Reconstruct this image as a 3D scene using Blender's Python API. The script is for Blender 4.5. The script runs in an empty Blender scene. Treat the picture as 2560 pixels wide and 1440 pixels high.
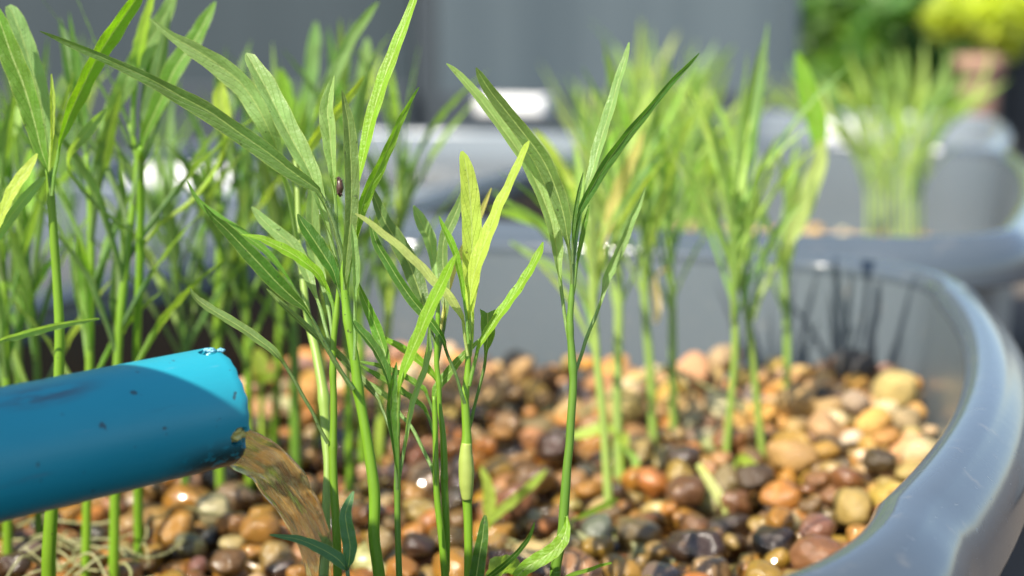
import bpy, bmesh, math, random
import numpy as np
from mathutils import Vector, Matrix, noise
from mathutils.bvhtree import BVHTree

R = math.radians
scene = bpy.context.scene
COL = scene.collection
random.seed(11)

# ------------------------------------------------------------------ camera
CZ = 0.335            # camera height above the concrete
PITCH = R(10)
F = 2560 * 50 / 36.0
CAM = Vector((0, 0, CZ))
AX = Vector((0, math.cos(PITCH), -math.sin(PITCH)))
UP = Vector((0, math.sin(PITCH), math.cos(PITCH)))
RT = Vector((1, 0, 0))
GZ = 0.200            # gravel level


DS = 1.0              # scale from the depth readings below to metres


def P(px, py, d):
    """a point d * DS metres along the view axis behind photo position px,py"""
    d *= DS
    return CAM + AX * d + RT * ((px - 1280) / F * d) + UP * ((720 - py) / F * d)


def project(p):
    q = Vector(p) - CAM
    d = q.dot(AX)
    if d < 1e-4:
        return None
    return 1280 + F * q.dot(RT) / d, 720 - F * q.dot(UP) / d, d


cam = bpy.data.cameras.new("camera")
cam_o = bpy.data.objects.new("camera", cam)
COL.objects.link(cam_o)
cam_o.location = CAM
cam_o.rotation_euler = (R(90) - PITCH, 0, 0)
cam.lens = 50
cam.sensor_width = 36
cam.clip_start = 0.01
cam.clip_end = 200
cam.dof.use_dof = True
cam.dof.focus_distance = 0.284
cam.dof.aperture_fstop = 9.8
cam.dof.aperture_blades = 0
scene.camera = cam_o

# ------------------------------------------------------------------ light
SUN = Vector((-0.44, -0.52, 0.80)).normalized()
sun = bpy.data.lights.new("sun", 'SUN')
sun.energy = 5.0
sun.angle = R(0.5)
sun.color = (1.0, 0.93, 0.80)
sun_o = bpy.data.objects.new("sun", sun)
COL.objects.link(sun_o)
sun_o.rotation_euler = SUN.to_track_quat('Z', 'Y').to_euler()
w = bpy.data.worlds.new("World")
scene.world = w
w.use_nodes = True
nt = w.node_tree
sky = nt.nodes.new("ShaderNodeTexSky")
sky.sky_type = 'NISHITA'
sky.sun_disc = False
sky.sun_elevation = math.asin(SUN.z)
sky.sun_rotation = math.atan2(SUN.x, SUN.y)
bg = nt.nodes["Background"]
nt.links.new(sky.outputs[0], bg.inputs[0])
bg.inputs[1].default_value = 0.125
vs = scene.view_settings
vs.view_transform = 'Standard'
vs.look = 'None'
vs.gamma = 1
vs.exposure = 0.92
vs.use_curve_mapping = False
scene.cycles.max_bounces = 10
scene.cycles.transparent_max_bounces = 8
scene.cycles.sample_clamp_indirect = 6


# ------------------------------------------------------------------ node helpers
class NT:
    def __init__(self, name):
        self.m = bpy.data.materials.new(name)
        self.m.use_nodes = True
        self.t = self.m.node_tree
        self.b = self.t.nodes["Principled BSDF"]
        self.out = self.t.nodes["Material Output"]

    def n(self, kind, **kw):
        x = self.t.nodes.new(kind)
        for k, v in kw.items():
            setattr(x, k, v)
        return x

    def l(self, a, b):
        self.t.links.new(a, b)

    def val(self, sock, v):
        if hasattr(v, 'is_output') or isinstance(v, bpy.types.NodeSocket):
            self.l(v, sock)
        else:
            sock.default_value = v

    def math(self, op, a, b=0.0, c=0.0, clamp=False):
        x = self.n("ShaderNodeMath", operation=op, use_clamp=clamp)
        self.val(x.inputs[0], a)
        self.val(x.inputs[1], b)
        self.val(x.inputs[2], c)
        return x.outputs[0]

    def mix(self, f, a, b, blend='MIX'):
        x = self.n("ShaderNodeMix", data_type='RGBA', blend_type=blend)
        self.val(x.inputs[0], f)
        self.val(x.inputs[6], a)
        self.val(x.inputs[7], b)
        return x.outputs[2]

    def noise(self, vec, scale, detail=4, rough=0.55, dist=0.0):
        x = self.n("ShaderNodeTexNoise")
        if vec is not None:
            self.l(vec, x.inputs['Vector'])
        x.inputs['Scale'].default_value = scale
        x.inputs['Detail'].default_value = detail
        x.inputs['Roughness'].default_value = rough
        x.inputs['Distortion'].default_value = dist
        return x.outputs['Fac']

    def ramp(self, f, stops):
        x = self.n("ShaderNodeValToRGB")
        e = x.color_ramp.elements
        while len(e) < len(stops):
            e.new(0.5)
        for i, (p, c) in enumerate(stops):
            e[i].position = p
            e[i].color = (*c, 1) if len(c) == 3 else c
        self.l(f, x.inputs[0])
        return x.outputs[0]

    def smooth(self, v, a, b):
        x = self.n("ShaderNodeMapRange", interpolation_type='SMOOTHSTEP')
        self.l(v, x.inputs[0])
        x.inputs[1].default_value = a
        x.inputs[2].default_value = b
        return x.outputs[0]

    def bump(self, h, strength, dist):
        x = self.n("ShaderNodeBump")
        x.inputs['Strength'].default_value = strength
        x.inputs['Distance'].default_value = dist
        self.l(h, x.inputs['Height'])
        return x.outputs[0]

    def obj(self):
        return self.n("ShaderNodeTexCoord").outputs['Object']


def mat_leaf():
    k = NT("leaf green")
    info = k.n("ShaderNodeObjectInfo")
    uv = k.n("ShaderNodeUVMap").outputs[0]
    sep = k.n("ShaderNodeSeparateXYZ")
    k.l(uv, sep.inputs[0])
    a = k.math('ABSOLUTE', k.math('SUBTRACT', sep.outputs[0], 0.5))
    mid = k.math('SUBTRACT', 1.0, k.smooth(a, 0.012, 0.055), clamp=True)
    edge = k.smooth(a, 0.44, 0.5)
    ph = k.math('MULTIPLY_ADD', sep.outputs[1], 62.0, k.math('MULTIPLY', a, -26.0))
    vein = k.smooth(k.math('SINE', ph), 0.86, 1.0)
    nz = k.noise(k.obj(), 130, 5, 0.6)
    nz2 = k.noise(k.obj(), 1400, 2, 0.6)
    geo = k.n("ShaderNodeNewGeometry")
    hsv = k.n("ShaderNodeHueSaturation")
    k.l(info.outputs['Color'], hsv.inputs['Color'])
    k.l(k.math('MULTIPLY_ADD', nz, 0.8, 0.62), hsv.inputs['Value'])
    k.l(k.math('MULTIPLY_ADD', nz, 0.04, 0.48), hsv.inputs['Hue'])
    c = hsv.outputs[0]
    c = k.mix(k.math('MULTIPLY', geo.outputs['Backfacing'], 0.35), c, (0.22, 0.30, 0.15, 1))
    c = k.mix(k.math('MULTIPLY', vein, 0.06), c, (0.32, 0.42, 0.14, 1))
    c = k.mix(k.math('MULTIPLY', mid, 0.55), c, (0.38, 0.46, 0.16, 1))
    c = k.mix(k.math('MULTIPLY', edge, 0.35), c, (0.40, 0.44, 0.12, 1))
    spk = k.smooth(k.noise(k.obj(), 1000, 1, 0.4), 0.75, 0.78)
    c = k.mix(k.math('MULTIPLY', spk, 0.6), c, (0.04, 0.05, 0.02, 1))
    k.l(c, k.b.inputs['Base Color'])
    k.b.inputs['Roughness'].default_value = 0.46
    k.b.inputs['Specular IOR Level'].default_value = 0.42
    h = k.math('ADD', k.math('MULTIPLY', vein, -0.8), k.math('ADD', k.math('MULTIPLY', nz, 1.4), k.math('MULTIPLY', nz2, 0.35)))
    bp = k.bump(h, 0.5, 0.0008)
    k.l(bp, k.b.inputs['Normal'])
    tr = k.n("ShaderNodeBsdfTranslucent")
    tc = k.mix(1.0, c, (2.3, 2.3, 0.6, 1), 'MULTIPLY')
    k.l(tc, tr.inputs[0])
    k.l(bp, tr.inputs['Normal'])
    mx = k.n("ShaderNodeMixShader")
    mx.inputs[0].default_value = 0.40
    k.l(k.b.outputs[0], mx.inputs[1])
    k.l(tr.outputs[0], mx.inputs[2])
    k.l(mx.outputs[0], k.out.inputs[0])
    return k.m


def mat_stem():
    k = NT("stem green")
    info = k.n("ShaderNodeObjectInfo")
    mp = k.n("ShaderNodeMapping")
    mp.inputs['Scale'].default_value = (1, 1, 0.12)
    k.l(k.obj(), mp.inputs[0])
    nz = k.noise(mp.outputs[0], 700, 3)
    n2 = k.noise(k.obj(), 60, 3)
    hsv = k.n("ShaderNodeHueSaturation")
    k.l(info.outputs['Color'], hsv.inputs['Color'])
    k.l(k.math('MULTIPLY_ADD', n2, 0.5, 0.75), hsv.inputs['Value'])
    c = k.mix(k.math('MULTIPLY', nz, 0.35), hsv.outputs[0], (0.30, 0.42, 0.06, 1))
    spk = k.smooth(k.noise(k.obj(), 520, 2, 0.5), 0.72, 0.75)
    c = k.mix(k.math('MULTIPLY', spk, 0.75), c, (0.05, 0.05, 0.02, 1))
    k.l(c, k.b.inputs['Base Color'])
    k.b.inputs['Roughness'].default_value = 0.42
    k.l(k.bump(nz, 0.2, 0.0003), k.b.inputs['Normal'])
    tr = k.n("ShaderNodeBsdfTranslucent")
    k.l(k.mix(1.0, c, (1.7, 1.7, 0.6, 1), 'MULTIPLY'), tr.inputs[0])
    mx = k.n("ShaderNodeMixShader")
    mx.inputs[0].default_value = 0.28
    k.l(k.b.outputs[0], mx.inputs[1])
    k.l(tr.outputs[0], mx.inputs[2])
    k.l(mx.outputs[0], k.out.inputs[0])
    return k.m


def mat_pebble(per_object):
    k = NT("pebble stone" if per_object else "gravel stone")
    co = k.obj() if per_object else k.n("ShaderNodeNewGeometry").outputs['Position']
    s = 1.0 if per_object else 210.0
    if per_object:
        info = k.n("ShaderNodeObjectInfo")
        col, wet = info.outputs['Color'], info.outputs['Alpha']
        ad = k.n("ShaderNodeVectorMath", operation='ADD')
        k.l(co, ad.inputs[0])
        cx = k.n("ShaderNodeCombineXYZ")
        k.l(k.math('MULTIPLY', info.outputs['Random'], 50.0), cx.inputs[0])
        k.l(cx.outputs[0], ad.inputs[1])
        co = ad.outputs[0]
    else:
        at = k.n("ShaderNodeAttribute", attribute_name="Col")
        col, wet = at.outputs['Color'], at.outputs['Alpha']
    n1 = k.noise(co, 1.3 * s, 5, 0.6, 0.6)
    n2 = k.noise(co, 7.0 * s, 4, 0.65)
    n3 = k.noise(co, 26.0 * s, 2, 0.6)
    hsv = k.n("ShaderNodeHueSaturation")
    k.l(col, hsv.inputs['Color'])
    k.l(k.math('MULTIPLY_ADD', n1, 1.3, 0.38), hsv.inputs['Value'])
    k.l(k.math('MULTIPLY_ADD', n2, 0.05, 0.475), hsv.inputs['Hue'])
    c = k.mix(k.math('MULTIPLY', k.smooth(n2, 0.56, 0.72), 0.42), hsv.outputs[0], (0.045, 0.03, 0.022, 1))
    c = k.mix(k.math('MULTIPLY', k.smooth(n1, 0.60, 0.74), 0.4), c, (0.55, 0.36, 0.19, 1))
    c = k.mix(k.math('MULTIPLY', k.smooth(n3, 0.6, 0.75), 0.3), c, (0.6, 0.5, 0.38, 1))
    k.l(c, k.b.inputs['Base Color'])
    k.l(k.math('MULTIPLY_ADD', wet, -0.52, 0.68), k.b.inputs['Roughness'])
    k.l(k.math('MULTIPLY', wet, 0.6), k.b.inputs['Coat Weight'])
    k.b.inputs['Coat Roughness'].default_value = 0.07
    k.l(k.bump(k.math('ADD', n2, k.math('MULTIPLY', n3, 0.6)), 0.3, 0.0006 if not per_object else 0.09), k.b.inputs['Normal'])
    return k.m


def mat_plastic(name, c1, c2, rough):
    k = NT(name)
    co = k.obj()
    n1 = k.noise(co, 9, 4)
    n2 = k.noise(co, 160, 3)
    mp = k.n("ShaderNodeMapping")
    mp.inputs['Scale'].default_value = (1, 14, 14)
    mp.inputs['Rotation'].default_value = (0, 0.4, 1.1)
    k.l(co, mp.inputs[0])
    sc = k.smooth(k.noise(mp.outputs[0], 38, 3, 0.7), 0.66, 0.72)
    c = k.mix(n1, c1, c2)
    dirt = k.smooth(n2, 0.60, 0.78)
    c = k.mix(k.math('MULTIPLY', dirt, 0.22), c, (0.28, 0.25, 0.20, 1))
    c = k.mix(k.math('MULTIPLY', sc, 0.14), c, (0.34, 0.37, 0.40, 1))
    k.l(c, k.b.inputs['Base Color'])
    k.l(k.math('ADD', k.math('MULTIPLY', n1, 0.14), k.math('MULTIPLY_ADD', sc, 0.2, rough)), k.b.inputs['Roughness'])
    k.b.inputs['Specular IOR Level'].default_value = 0.6
    k.l(k.bump(n2, 0.06, 0.0006), k.b.inputs['Normal'])
    return k.m


def mat_pipe():
    k = NT("blue pipe plastic")
    co = k.obj()                                  # local z runs along the pipe, 0 at its mouth
    mp = k.n("ShaderNodeMapping")
    mp.inputs['Scale'].default_value = (1, 1, 0.16)
    k.l(co, mp.inputs[0])
    n1 = k.noise(co, 45, 4)
    st = k.noise(mp.outputs[0], 420, 4, 0.6)
    c = k.mix(n1, (0.009, 0.225, 0.305, 1), (0.018, 0.275, 0.365, 1))
    scr = k.smooth(st, 0.66, 0.76)
    c = k.mix(k.math('MULTIPLY', scr, 0.30), c, (0.22, 0.36, 0.44, 1))
    spk = k.smooth(k.noise(co, 300, 2, 0.5), 0.70, 0.735)
    c = k.mix(k.math('MULTIPLY', spk, 0.85), c, (0.03, 0.055, 0.07, 1))
    dk = k.smooth(k.noise(mp.outputs[0], 210, 5, 0.65), 0.63, 0.74)
    c = k.mix(k.math('MULTIPLY', dk, 0.35), c, (0.02, 0.08, 0.12, 1))
    k.scuff_in = c
    # one scuffed patch near the far end of the visible length
    dv = k.n("ShaderNodeVectorMath", operation='SUBTRACT')
    k.l(co, dv.inputs[0])
    dv.inputs[1].default_value = SCUFF
    ms = k.n("ShaderNodeVectorMath", operation='MULTIPLY')
    k.l(dv.outputs[0], ms.inputs[0])
    ms.inputs[1].default_value = (1 / 0.0035, 1 / 0.0035, 1 / 0.0115)
    ln = k.n("ShaderNodeVectorMath", operation='LENGTH')
    k.l(ms.outputs[0], ln.inputs[0])
    m = k.math('SUBTRACT', 1.0, k.smooth(ln.outputs['Value'], 0.2, 1.1))
    m = k.math('MULTIPLY', m, k.smooth(k.noise(mp.outputs[0], 330, 4, 0.7), 0.42, 0.54))
    c = k.mix(k.math('MULTIPLY', m, 0.9), c, (0.045, 0.10, 0.14, 1))
    # grime round the cut mouth
    sep = k.n("ShaderNodeSeparateXYZ")
    k.l(co, sep.inputs[0])
    g = k.math('MULTIPLY', k.smooth(sep.outputs[2], -0.019, -0.006), k.smooth(sep.outputs[0], 0.0020, 0.0078))
    g = k.math('MULTIPLY', g, k.smooth(k.noise(co, 330, 5, 0.7), 0.36, 0.50))
    c = k.mix(k.math('MULTIPLY', g, 0.95), c, (0.014, 0.03, 0.03, 1))
    k.l(c, k.b.inputs['Base Color'])
    k.l(k.math('MULTIPLY_ADD', st, 0.25, 0.26), k.b.inputs['Roughness'])
    k.l(k.bump(k.math('ADD', st, k.math('MULTIPLY', spk, -1.0)), 0.12, 0.0005), k.b.inputs['Normal'])
    return k.m


def mat_simple(name, c1, c2, scale, rough=0.7, bump=0.0, bd=0.002, streak=False):
    k = NT(name)
    co = k.obj()
    if streak:                           # rain streaks running down
        mp = k.n("ShaderNodeMapping")
        mp.inputs['Scale'].default_value = (1, 1, 0.04)
        k.l(co, mp.inputs[0])
        co = mp.outputs[0]
    n1 = k.noise(co, scale, 5)
    if streak:
        n1 = k.smooth(n1, 0.30, 0.70)
    k.l(k.mix(n1, (*c1, 1), (*c2, 1)), k.b.inputs['Base Color'])
    k.b.inputs['Roughness'].default_value = rough
    if bump:
        k.l(k.bump(n1, bump, bd), k.b.inputs['Normal'])
    return k.m


def mat_water():
    k = NT("murky pond water")
    b = k.b
    uv = k.n("ShaderNodeUVMap").outputs[0]
    mp = k.n("ShaderNodeMapping")
    k.l(uv, mp.inputs[0])
    mp.inputs['Scale'].default_value = (2.2, 1, 1)
    n1 = k.noise(mp.outputs[0], 4.0, 3, 0.5, 1.2)
    n2 = k.noise(mp.outputs[0], 12.0, 2, 0.5, 0.8)
    k.l(k.mix(n1, (0.97, 0.99, 0.90, 1), (0.90, 0.90, 0.66, 1)), b.inputs['Base Color'])
    b.inputs['Transmission Weight'].default_value = 1
    b.inputs['IOR'].default_value = 1.33
    b.inputs['Roughness'].default_value = 0.0
    k.l(k.bump(k.math('ADD', n1, k.math('MULTIPLY', n2, 0.15)), 0.12, 0.0010), b.inputs['Normal'])
    tr = k.n("ShaderNodeBsdfTranslucent")
    tr.inputs[0].default_value = (0.62, 0.66, 0.40, 1)
    mx = k.n("ShaderNodeMixShader")
    k.l(k.math('MULTIPLY', k.smooth(n1, 0.46, 0.62), 0.16), mx.inputs[0])
    k.l(b.outputs[0], mx.inputs[1])
    k.l(tr.outputs[0], mx.inputs[2])
    k.l(mx.outputs[0], k.out.inputs[0])
    return k.m


# ------------------------------------------------------------------ mesh helpers
def mesh_obj(name, bm, mat, parent=None, smooth=True):
    me = bpy.data.meshes.new(name)
    bm.to_mesh(me)
    bm.free()
    if smooth:
        me.polygons.foreach_set('use_smooth', [True] * len(me.polygons))
    if mat:
        me.materials.append(mat)
    o = bpy.data.objects.new(name, me)
    COL.objects.link(o)
    if parent is not None:
        o.parent = parent
    return o


def thing(name, label, cat, loc, group=None):
    o = bpy.data.objects.new(name, None)
    o.empty_display_size = 0.01
    COL.objects.link(o)
    o.location = loc
    tag(o, label, cat, group)
    return o


def tag(o, label=None, cat=None, group=None, kind=None):
    if label:
        o['label'] = label
    if cat:
        o['category'] = cat
    if group:
        o['group'] = group
    if kind:
        o['kind'] = kind
    return o


def catmull(pts, vals, n):
    """resample a polyline (points + per-point values) smoothly into n sections"""
    m = len(pts)
    L = [0]
    for i in range(1, m):
        L.append(L[-1] + max((pts[i] - pts[i - 1]).length, 1e-6))
    out_p, out_v, out_t = [], [], []
    for s in range(n):
        t = L[-1] * s / (n - 1)
        i = 0
        while i < m - 2 and L[i + 1] < t:
            i += 1
        u = (t - L[i]) / (L[i + 1] - L[i])
        p0, p1, p2, p3 = pts[max(i - 1, 0)], pts[i], pts[i + 1], pts[min(i + 2, m - 1)]
        q = 0.5 * ((2 * p1) + (p2 - p0) * u + (2 * p0 - 5 * p1 + 4 * p2 - p3) * u * u + (3 * p1 - p0 - 3 * p2 + p3) * u ** 3)
        out_p.append(q)
        us = u * u * (3 - 2 * u) * 0.5 + u * 0.5
        out_v.append([a + (b - a) * us for a, b in zip(vals[i], vals[i + 1])])
        out_t.append(t / L[-1])
    return out_p, out_v, out_t


def tube_bm(pts, rad, sides=12, n=None, org=Vector((0, 0, 0)), bm=None, jitter=0.0):
    bm = bm or bmesh.new()
    if n:
        pts, rv, _ = catmull(pts, [[r] for r in rad], n)
        rad = [r[0] for r in rv]
    rings = []
    up = Vector((0, 1, 0.01))
    for i, p in enumerate(pts):
        t = (pts[min(i + 1, len(pts) - 1)] - pts[max(i - 1, 0)]).normalized()
        if abs(t.dot(up)) > 0.95:
            up = Vector((1, 0.02, 0))
        a = t.cross(up).normalized()
        b = t.cross(a)
        r = rad[i] * (1 + (random.uniform(-jitter, jitter) if jitter else 0))
        rings.append([bm.verts.new(p - org + (a * math.cos(2 * math.pi * k / sides) + b * math.sin(2 * math.pi * k / sides)) * r) for k in range(sides)])
    for i in range(len(rings) - 1):
        for k in range(sides):
            bm.faces.new((rings[i][k], rings[i][(k + 1) % sides], rings[i + 1][(k + 1) % sides], rings[i + 1][k]))
    bm.faces.new(rings[0][::-1])
    bm.faces.new(rings[-1])
    return bm


LM = mat_leaf()
SM = mat_stem()
KS = 11


def leaf_bm(pts, wid, roll, refs, fold, org, n=26, wave=0.06, seed=0, cut=False):
    """a leaf as one sheet: rolled into a stalk where roll=1, opening to a folded blade where roll=0.
    refs: per-point facing normals (which way the upper side looks)."""
    rnd = random.Random(seed)
    vals = [[w_, r_, f.x, f.y, f.z] for w_, r_, f in zip(wid, roll, refs)]
    pp, vv, tt = catmull(pts, vals, n)
    bm = bmesh.new()
    uvl = bm.loops.layers.uv.new("UVMap")
    ph = rnd.uniform(0, 6)
    fr = rnd.uniform(16, 26)
    rows = []
    for i, p in enumerate(pp):
        T = (pp[min(i + 1, n - 1)] - pp[max(i - 1, 0)]).normalized()
        wd, ro = max(vv[i][0], 0.00008), min(max(vv[i][1], 0), 1)
        N = Vector(vv[i][2:5])
        N = (N - T * N.dot(T)).normalized()
        W = T.cross(N).normalized()
        r = wd * 0.5
        row = []
        for k in range(KS):
            s = -1 + 2 * k / (KS - 1)
            th = s * math.pi * 0.97
            tx, tn = r * math.sin(th), -r * math.cos(th)
            fl = fold * (1 - 0.25 * abs(s))
            wv = wave * wd * math.sin(fr * tt[i] * 2 + ph + (1.4 if s > 0 else 0)) * abs(s) ** 2
            bx, bn = r * s * math.cos(fl), r * abs(s) * math.sin(fl) + wv
            if cut and i == n - 1:
                bx, bn = r * s, 0
            x = tx * ro + bx * (1 - ro)
            y = tn * ro + bn * (1 - ro)
            q = p + W * x + N * y
            if cut and i == n - 1:
                q = q + T * (abs(s) * wd * 0.22 + rnd.uniform(-.03, .03) * wd)
            row.append(bm.verts.new(q - org))
        rows.append(row)
    for i in range(n - 1):
        for k in range(KS - 1):
            f = bm.faces.new((rows[i][k], rows[i][k + 1], rows[i + 1][k + 1], rows[i + 1][k]))
            us = (k / (KS - 1), (k + 1) / (KS - 1), (k + 1) / (KS - 1), k / (KS - 1))
            vs_ = (tt[i], tt[i], tt[i + 1], tt[i + 1])
            for lp, u_, v_ in zip(f.loops, us, vs_):
                lp[uvl].uv = (u_, v_)
    return bm


TINT = {
    'g': (0.100, 0.215, 0.020), 'd': (0.058, 0.145, 0.016), 'l': (0.215, 0.345, 0.110), 'y': (0.340, 0.450, 0.060),
    'o': (0.120, 0.195, 0.050), 'b': (0.080, 0.195, 0.075), 'v': (0.165, 0.325, 0.014), 'w': (0.430, 0.470, 0.150), 'k': (0.56, 0.48, 0.15), 'p': (0.340, 0.460, 0.120), 'q': (0.270, 0.400, 0.080),
}


def vary(c, rnd, a=0.12):
    m = 1 + rnd.uniform(-a, a)
    return (c[0] * m * (1 + rnd.uniform(-a, a)), c[1] * m, c[2] * m * (1 + rnd.uniform(-a, a)), 1)


_seed = [0]


WF = 1.13              # blades read a little narrow once folded


def traced_leaf(plant, spec, pet, d, tint, tilt=0.0, tip_dz=0.0, fold=0.35, cut=False, label=None, d_base=None):
    """spec: (x, y, width) photo-size readings from tip to blade base; pet: stalk points on to the stem"""
    _seed[0] += 1
    rnd = random.Random(_seed[0])
    allp = [(x, y, w_, 0.0) for x, y, w_ in spec] + [(q[0], q[1], q[2] if len(q) > 2 else 9, 1.0) for q in pet]
    if not pet:
        x, y, w_, _ = allp[-1]
        allp[-1] = (x, y, w_, 0.6)
    allp = allp[::-1]
    org = plant.location
    m = len(allp)
    db = d if d_base is None else d_base
    pts, wid, roll, refs = [], [], [], []
    for i, (x, y, w_, ro) in enumerate(allp):
        t = i / (m - 1)
        dd = db + (d - db) * min(1, t * 2) + tip_dz * t * t
        pts.append(P(x, y, dd))
        ct = math.cos(R(tilt))
        wid.append(w_ * (1 if ro > .5 else WF) * dd * DS / F / (1 if ro > 0.5 else max(ct, 0.35) * math.cos(fold * 0.7)))
        roll.append(ro)
    for i in range(m):
        T = (pts[min(i + 1, m - 1)] - pts[max(i - 1, 0)]).normalized()
        V = (CAM - pts[i]).normalized()
        N = (V - T * V.dot(T)).normalized()
        refs.append((Matrix.Rotation(R(tilt), 3, T) @ N).normalized())
    bm = leaf_bm(pts, wid, roll, refs, fold, org, n=34, seed=_seed[0], cut=cut)
    o = mesh_obj("leaf", bm, LM, plant)
    o.color = vary(TINT[tint], rnd, 0.07)
    if label:
        o['label'] = label
    return o


def stem_obj(plant, pxs, d, tint='v', d_top=None, nodes=(), name="stem", sink=True):
    """pxs: (x, y, width) from the base up"""
    pts, rad = [], []
    m = len(pxs)
    for i, (x, y, w_) in enumerate(pxs):
        dd = d + ((d_top if d_top else d) - d) * i / (m - 1)
        pts.append(P(x, y, dd))
        rad.append(w_ * dd * DS / F / 2)
    if sink:
        p = pts[0].copy()
        dirn = (pts[0] - pts[1]).normalized()
        if p.z > GZ - 0.012:
            p2 = p + dirn * ((p.z - GZ + 0.014) / max(-dirn.z, 0.3))
            pts.insert(0, p2)
            rad.insert(0, rad[0])
    org = plant.location
    N = max(28, 7 * m)
    pp, rr, _ = catmull(pts, [[r] for r in rad], N)
    rr = [r[0] for r in rr]
    for (nx, ny) in nodes:
        best = min(range(N), key=lambda i: (Vector(project(pp[i])[:2]) - Vector((nx, ny))).length)
        for j, a in ((-1, .08), (0, .18), (1, .08)):
            if 0 <= best + j < N:
                rr[best + j] *= 1 + a
    bm = tube_bm(pp, rr, 14, org=org)
    o = mesh_obj(name, bm, SM, plant)
    o.color = vary(TINT[tint], random.Random(int(pxs[0][0])), 0.08)
    return o


PG = "water spinach seedlings growing in the gravel tubs"


def plant_at(px, py, d, label, name="water_spinach_plant", cat="plant"):
    p = P(px, py, d)
    return thing(name, label, cat, p, PG)


exec_parts = []
# ------------------------------------------------------------------ setting
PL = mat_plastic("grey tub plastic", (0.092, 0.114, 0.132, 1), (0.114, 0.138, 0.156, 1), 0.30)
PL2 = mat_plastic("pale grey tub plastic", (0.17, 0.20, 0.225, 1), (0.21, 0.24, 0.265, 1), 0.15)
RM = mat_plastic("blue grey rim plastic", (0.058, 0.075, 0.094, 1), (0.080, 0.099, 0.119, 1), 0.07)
GU = Vector((0.945, -0.326, 0)).normalized()
GV = Vector((0.326, 0.945, 0)).normalized()


def UVZ(u, v, z):
    return GU * u + GV * v + Vector((0, 0, z))


def rrect(u0, u1, v0, v1, r, off, bulge, seg=16, sub=30):
    """outline of a rounded rectangle with slightly bowed sides, grown by off"""
    ra, rb = (r if isinstance(r, tuple) else (r, r))      # corner radius at the near and at the far end
    ra += off; rb += off
    u0 -= off; u1 += off; v0 -= off; v1 += off
    pts = []
    cs = [(u1 - ra, v0 + ra, -90), (u1 - rb, v1 - rb, 0), (u0 + rb, v1 - rb, 90), (u0 + ra, v0 + ra, 180)]
    for i, (cu, cv, a0) in enumerate(cs):
        r2 = (ra, rb, rb, ra)[i]
        for k in range(seg + 1):
            a = R(a0 + 90 * k / seg)
            pts.append((cu + r2 * math.cos(a), cv + r2 * math.sin(a)))
        nu, nv, na = cs[(i + 1) % 4]
        a = R(a0 + 90)
        r3 = (ra, rb, rb, ra)[(i + 1) % 4]
        p = (cu + r2 * math.cos(a), cv + r2 * math.sin(a))
        q = (nu + r3 * math.cos(a), nv + r3 * math.sin(a))
        for k in range(1, sub):
            t = k / sub
            b = bulge * 4 * t * (1 - t)
            pts.append((p[0] + (q[0] - p[0]) * t + math.cos(a) * b, p[1] + (q[1] - p[1]) * t + math.sin(a) * b))
    return pts


def sweep(profile, u0, u1, v0, v1, r, bulge, org, close_bottom=None):
    bm = bmesh.new()
    rings = []
    for off, z in profile:
        rings.append([bm.verts.new(UVZ(u, v, z) - org) for u, v in rrect(u0, u1, v0, v1, r, off, bulge)])
    n = len(rings[0])
    for i in range(len(rings) - 1):
        for k in range(n):
            bm.faces.new((rings[i][k], rings[i][(k + 1) % n], rings[i + 1][(k + 1) % n], rings[i + 1][k]))
    if close_bottom is not None:
        bm.faces.new(rings[close_bottom])
    bmesh.ops.recalc_face_normals(bm, faces=bm.faces)
    return bm


def tub(u0, u1, v0, v1, zr, label, h=0.25, r=0.055, bulge=0.010, mat=None, zb=None):
    """u/v: the inner edge of the rim; zr: rim top"""
    zb = (zr - h) if zb is None else zb
    org = UVZ((u0 + u1) / 2, (v0 + v1) / 2, zb)
    t = thing("grey_plastic_tub", label, "tub", org, "grey plastic grow tubs standing side by side")
    prof = [(-0.0005, zr - 0.006)]
    for k in range(0, 19):
        a = math.pi * (1 - k / 18 * 0.80)
        prof.append((0.0058 + 0.0062 * math.cos(a), zr - 0.0048 + 0.0048 * math.sin(a)))
    prof += [(0.0122, zr - 0.0030), (0.0136, zr - 0.0040), (0.0149, zr - 0.0051), (0.0161, zr - 0.0065), (0.0171, zr - 0.0084)]
    prof += [(0.0180, zr - 0.0105), (0.0184, zr - 0.0150), (0.0188, zr - 0.0205), (0.0186, zr - 0.0218), (0.0176, zr - 0.0212), (0.0160, zr - 0.0115), (0.004, zr - 0.0095)]
    bm = sweep(prof, u0, u1, v0, v1, r, bulge, org)
    rim = mesh_obj("rim", bm, mat or RM, t)
    wall = [(-0.0005, zr - 0.0062), (-0.004, zr - 0.05), (-0.010, zb + 0.010), (-0.016, zb + 0.004), (-0.022, zb + 0.004)]
    outer = [(-0.022, zb), (-0.010, zb), (-0.006, zb + 0.006), (0.0008, zr - 0.05), (0.0030, zr - 0.0098)]
    bm = sweep(outer[::-1] + wall[::-1], u0, u1, v0, v1, r, bulge, org, close_bottom=len(outer))
    # the floor of the basin lies between the two rings, so it closes the inside
    mesh_obj("basin", bm, mat or PL, t)
    return t


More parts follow.
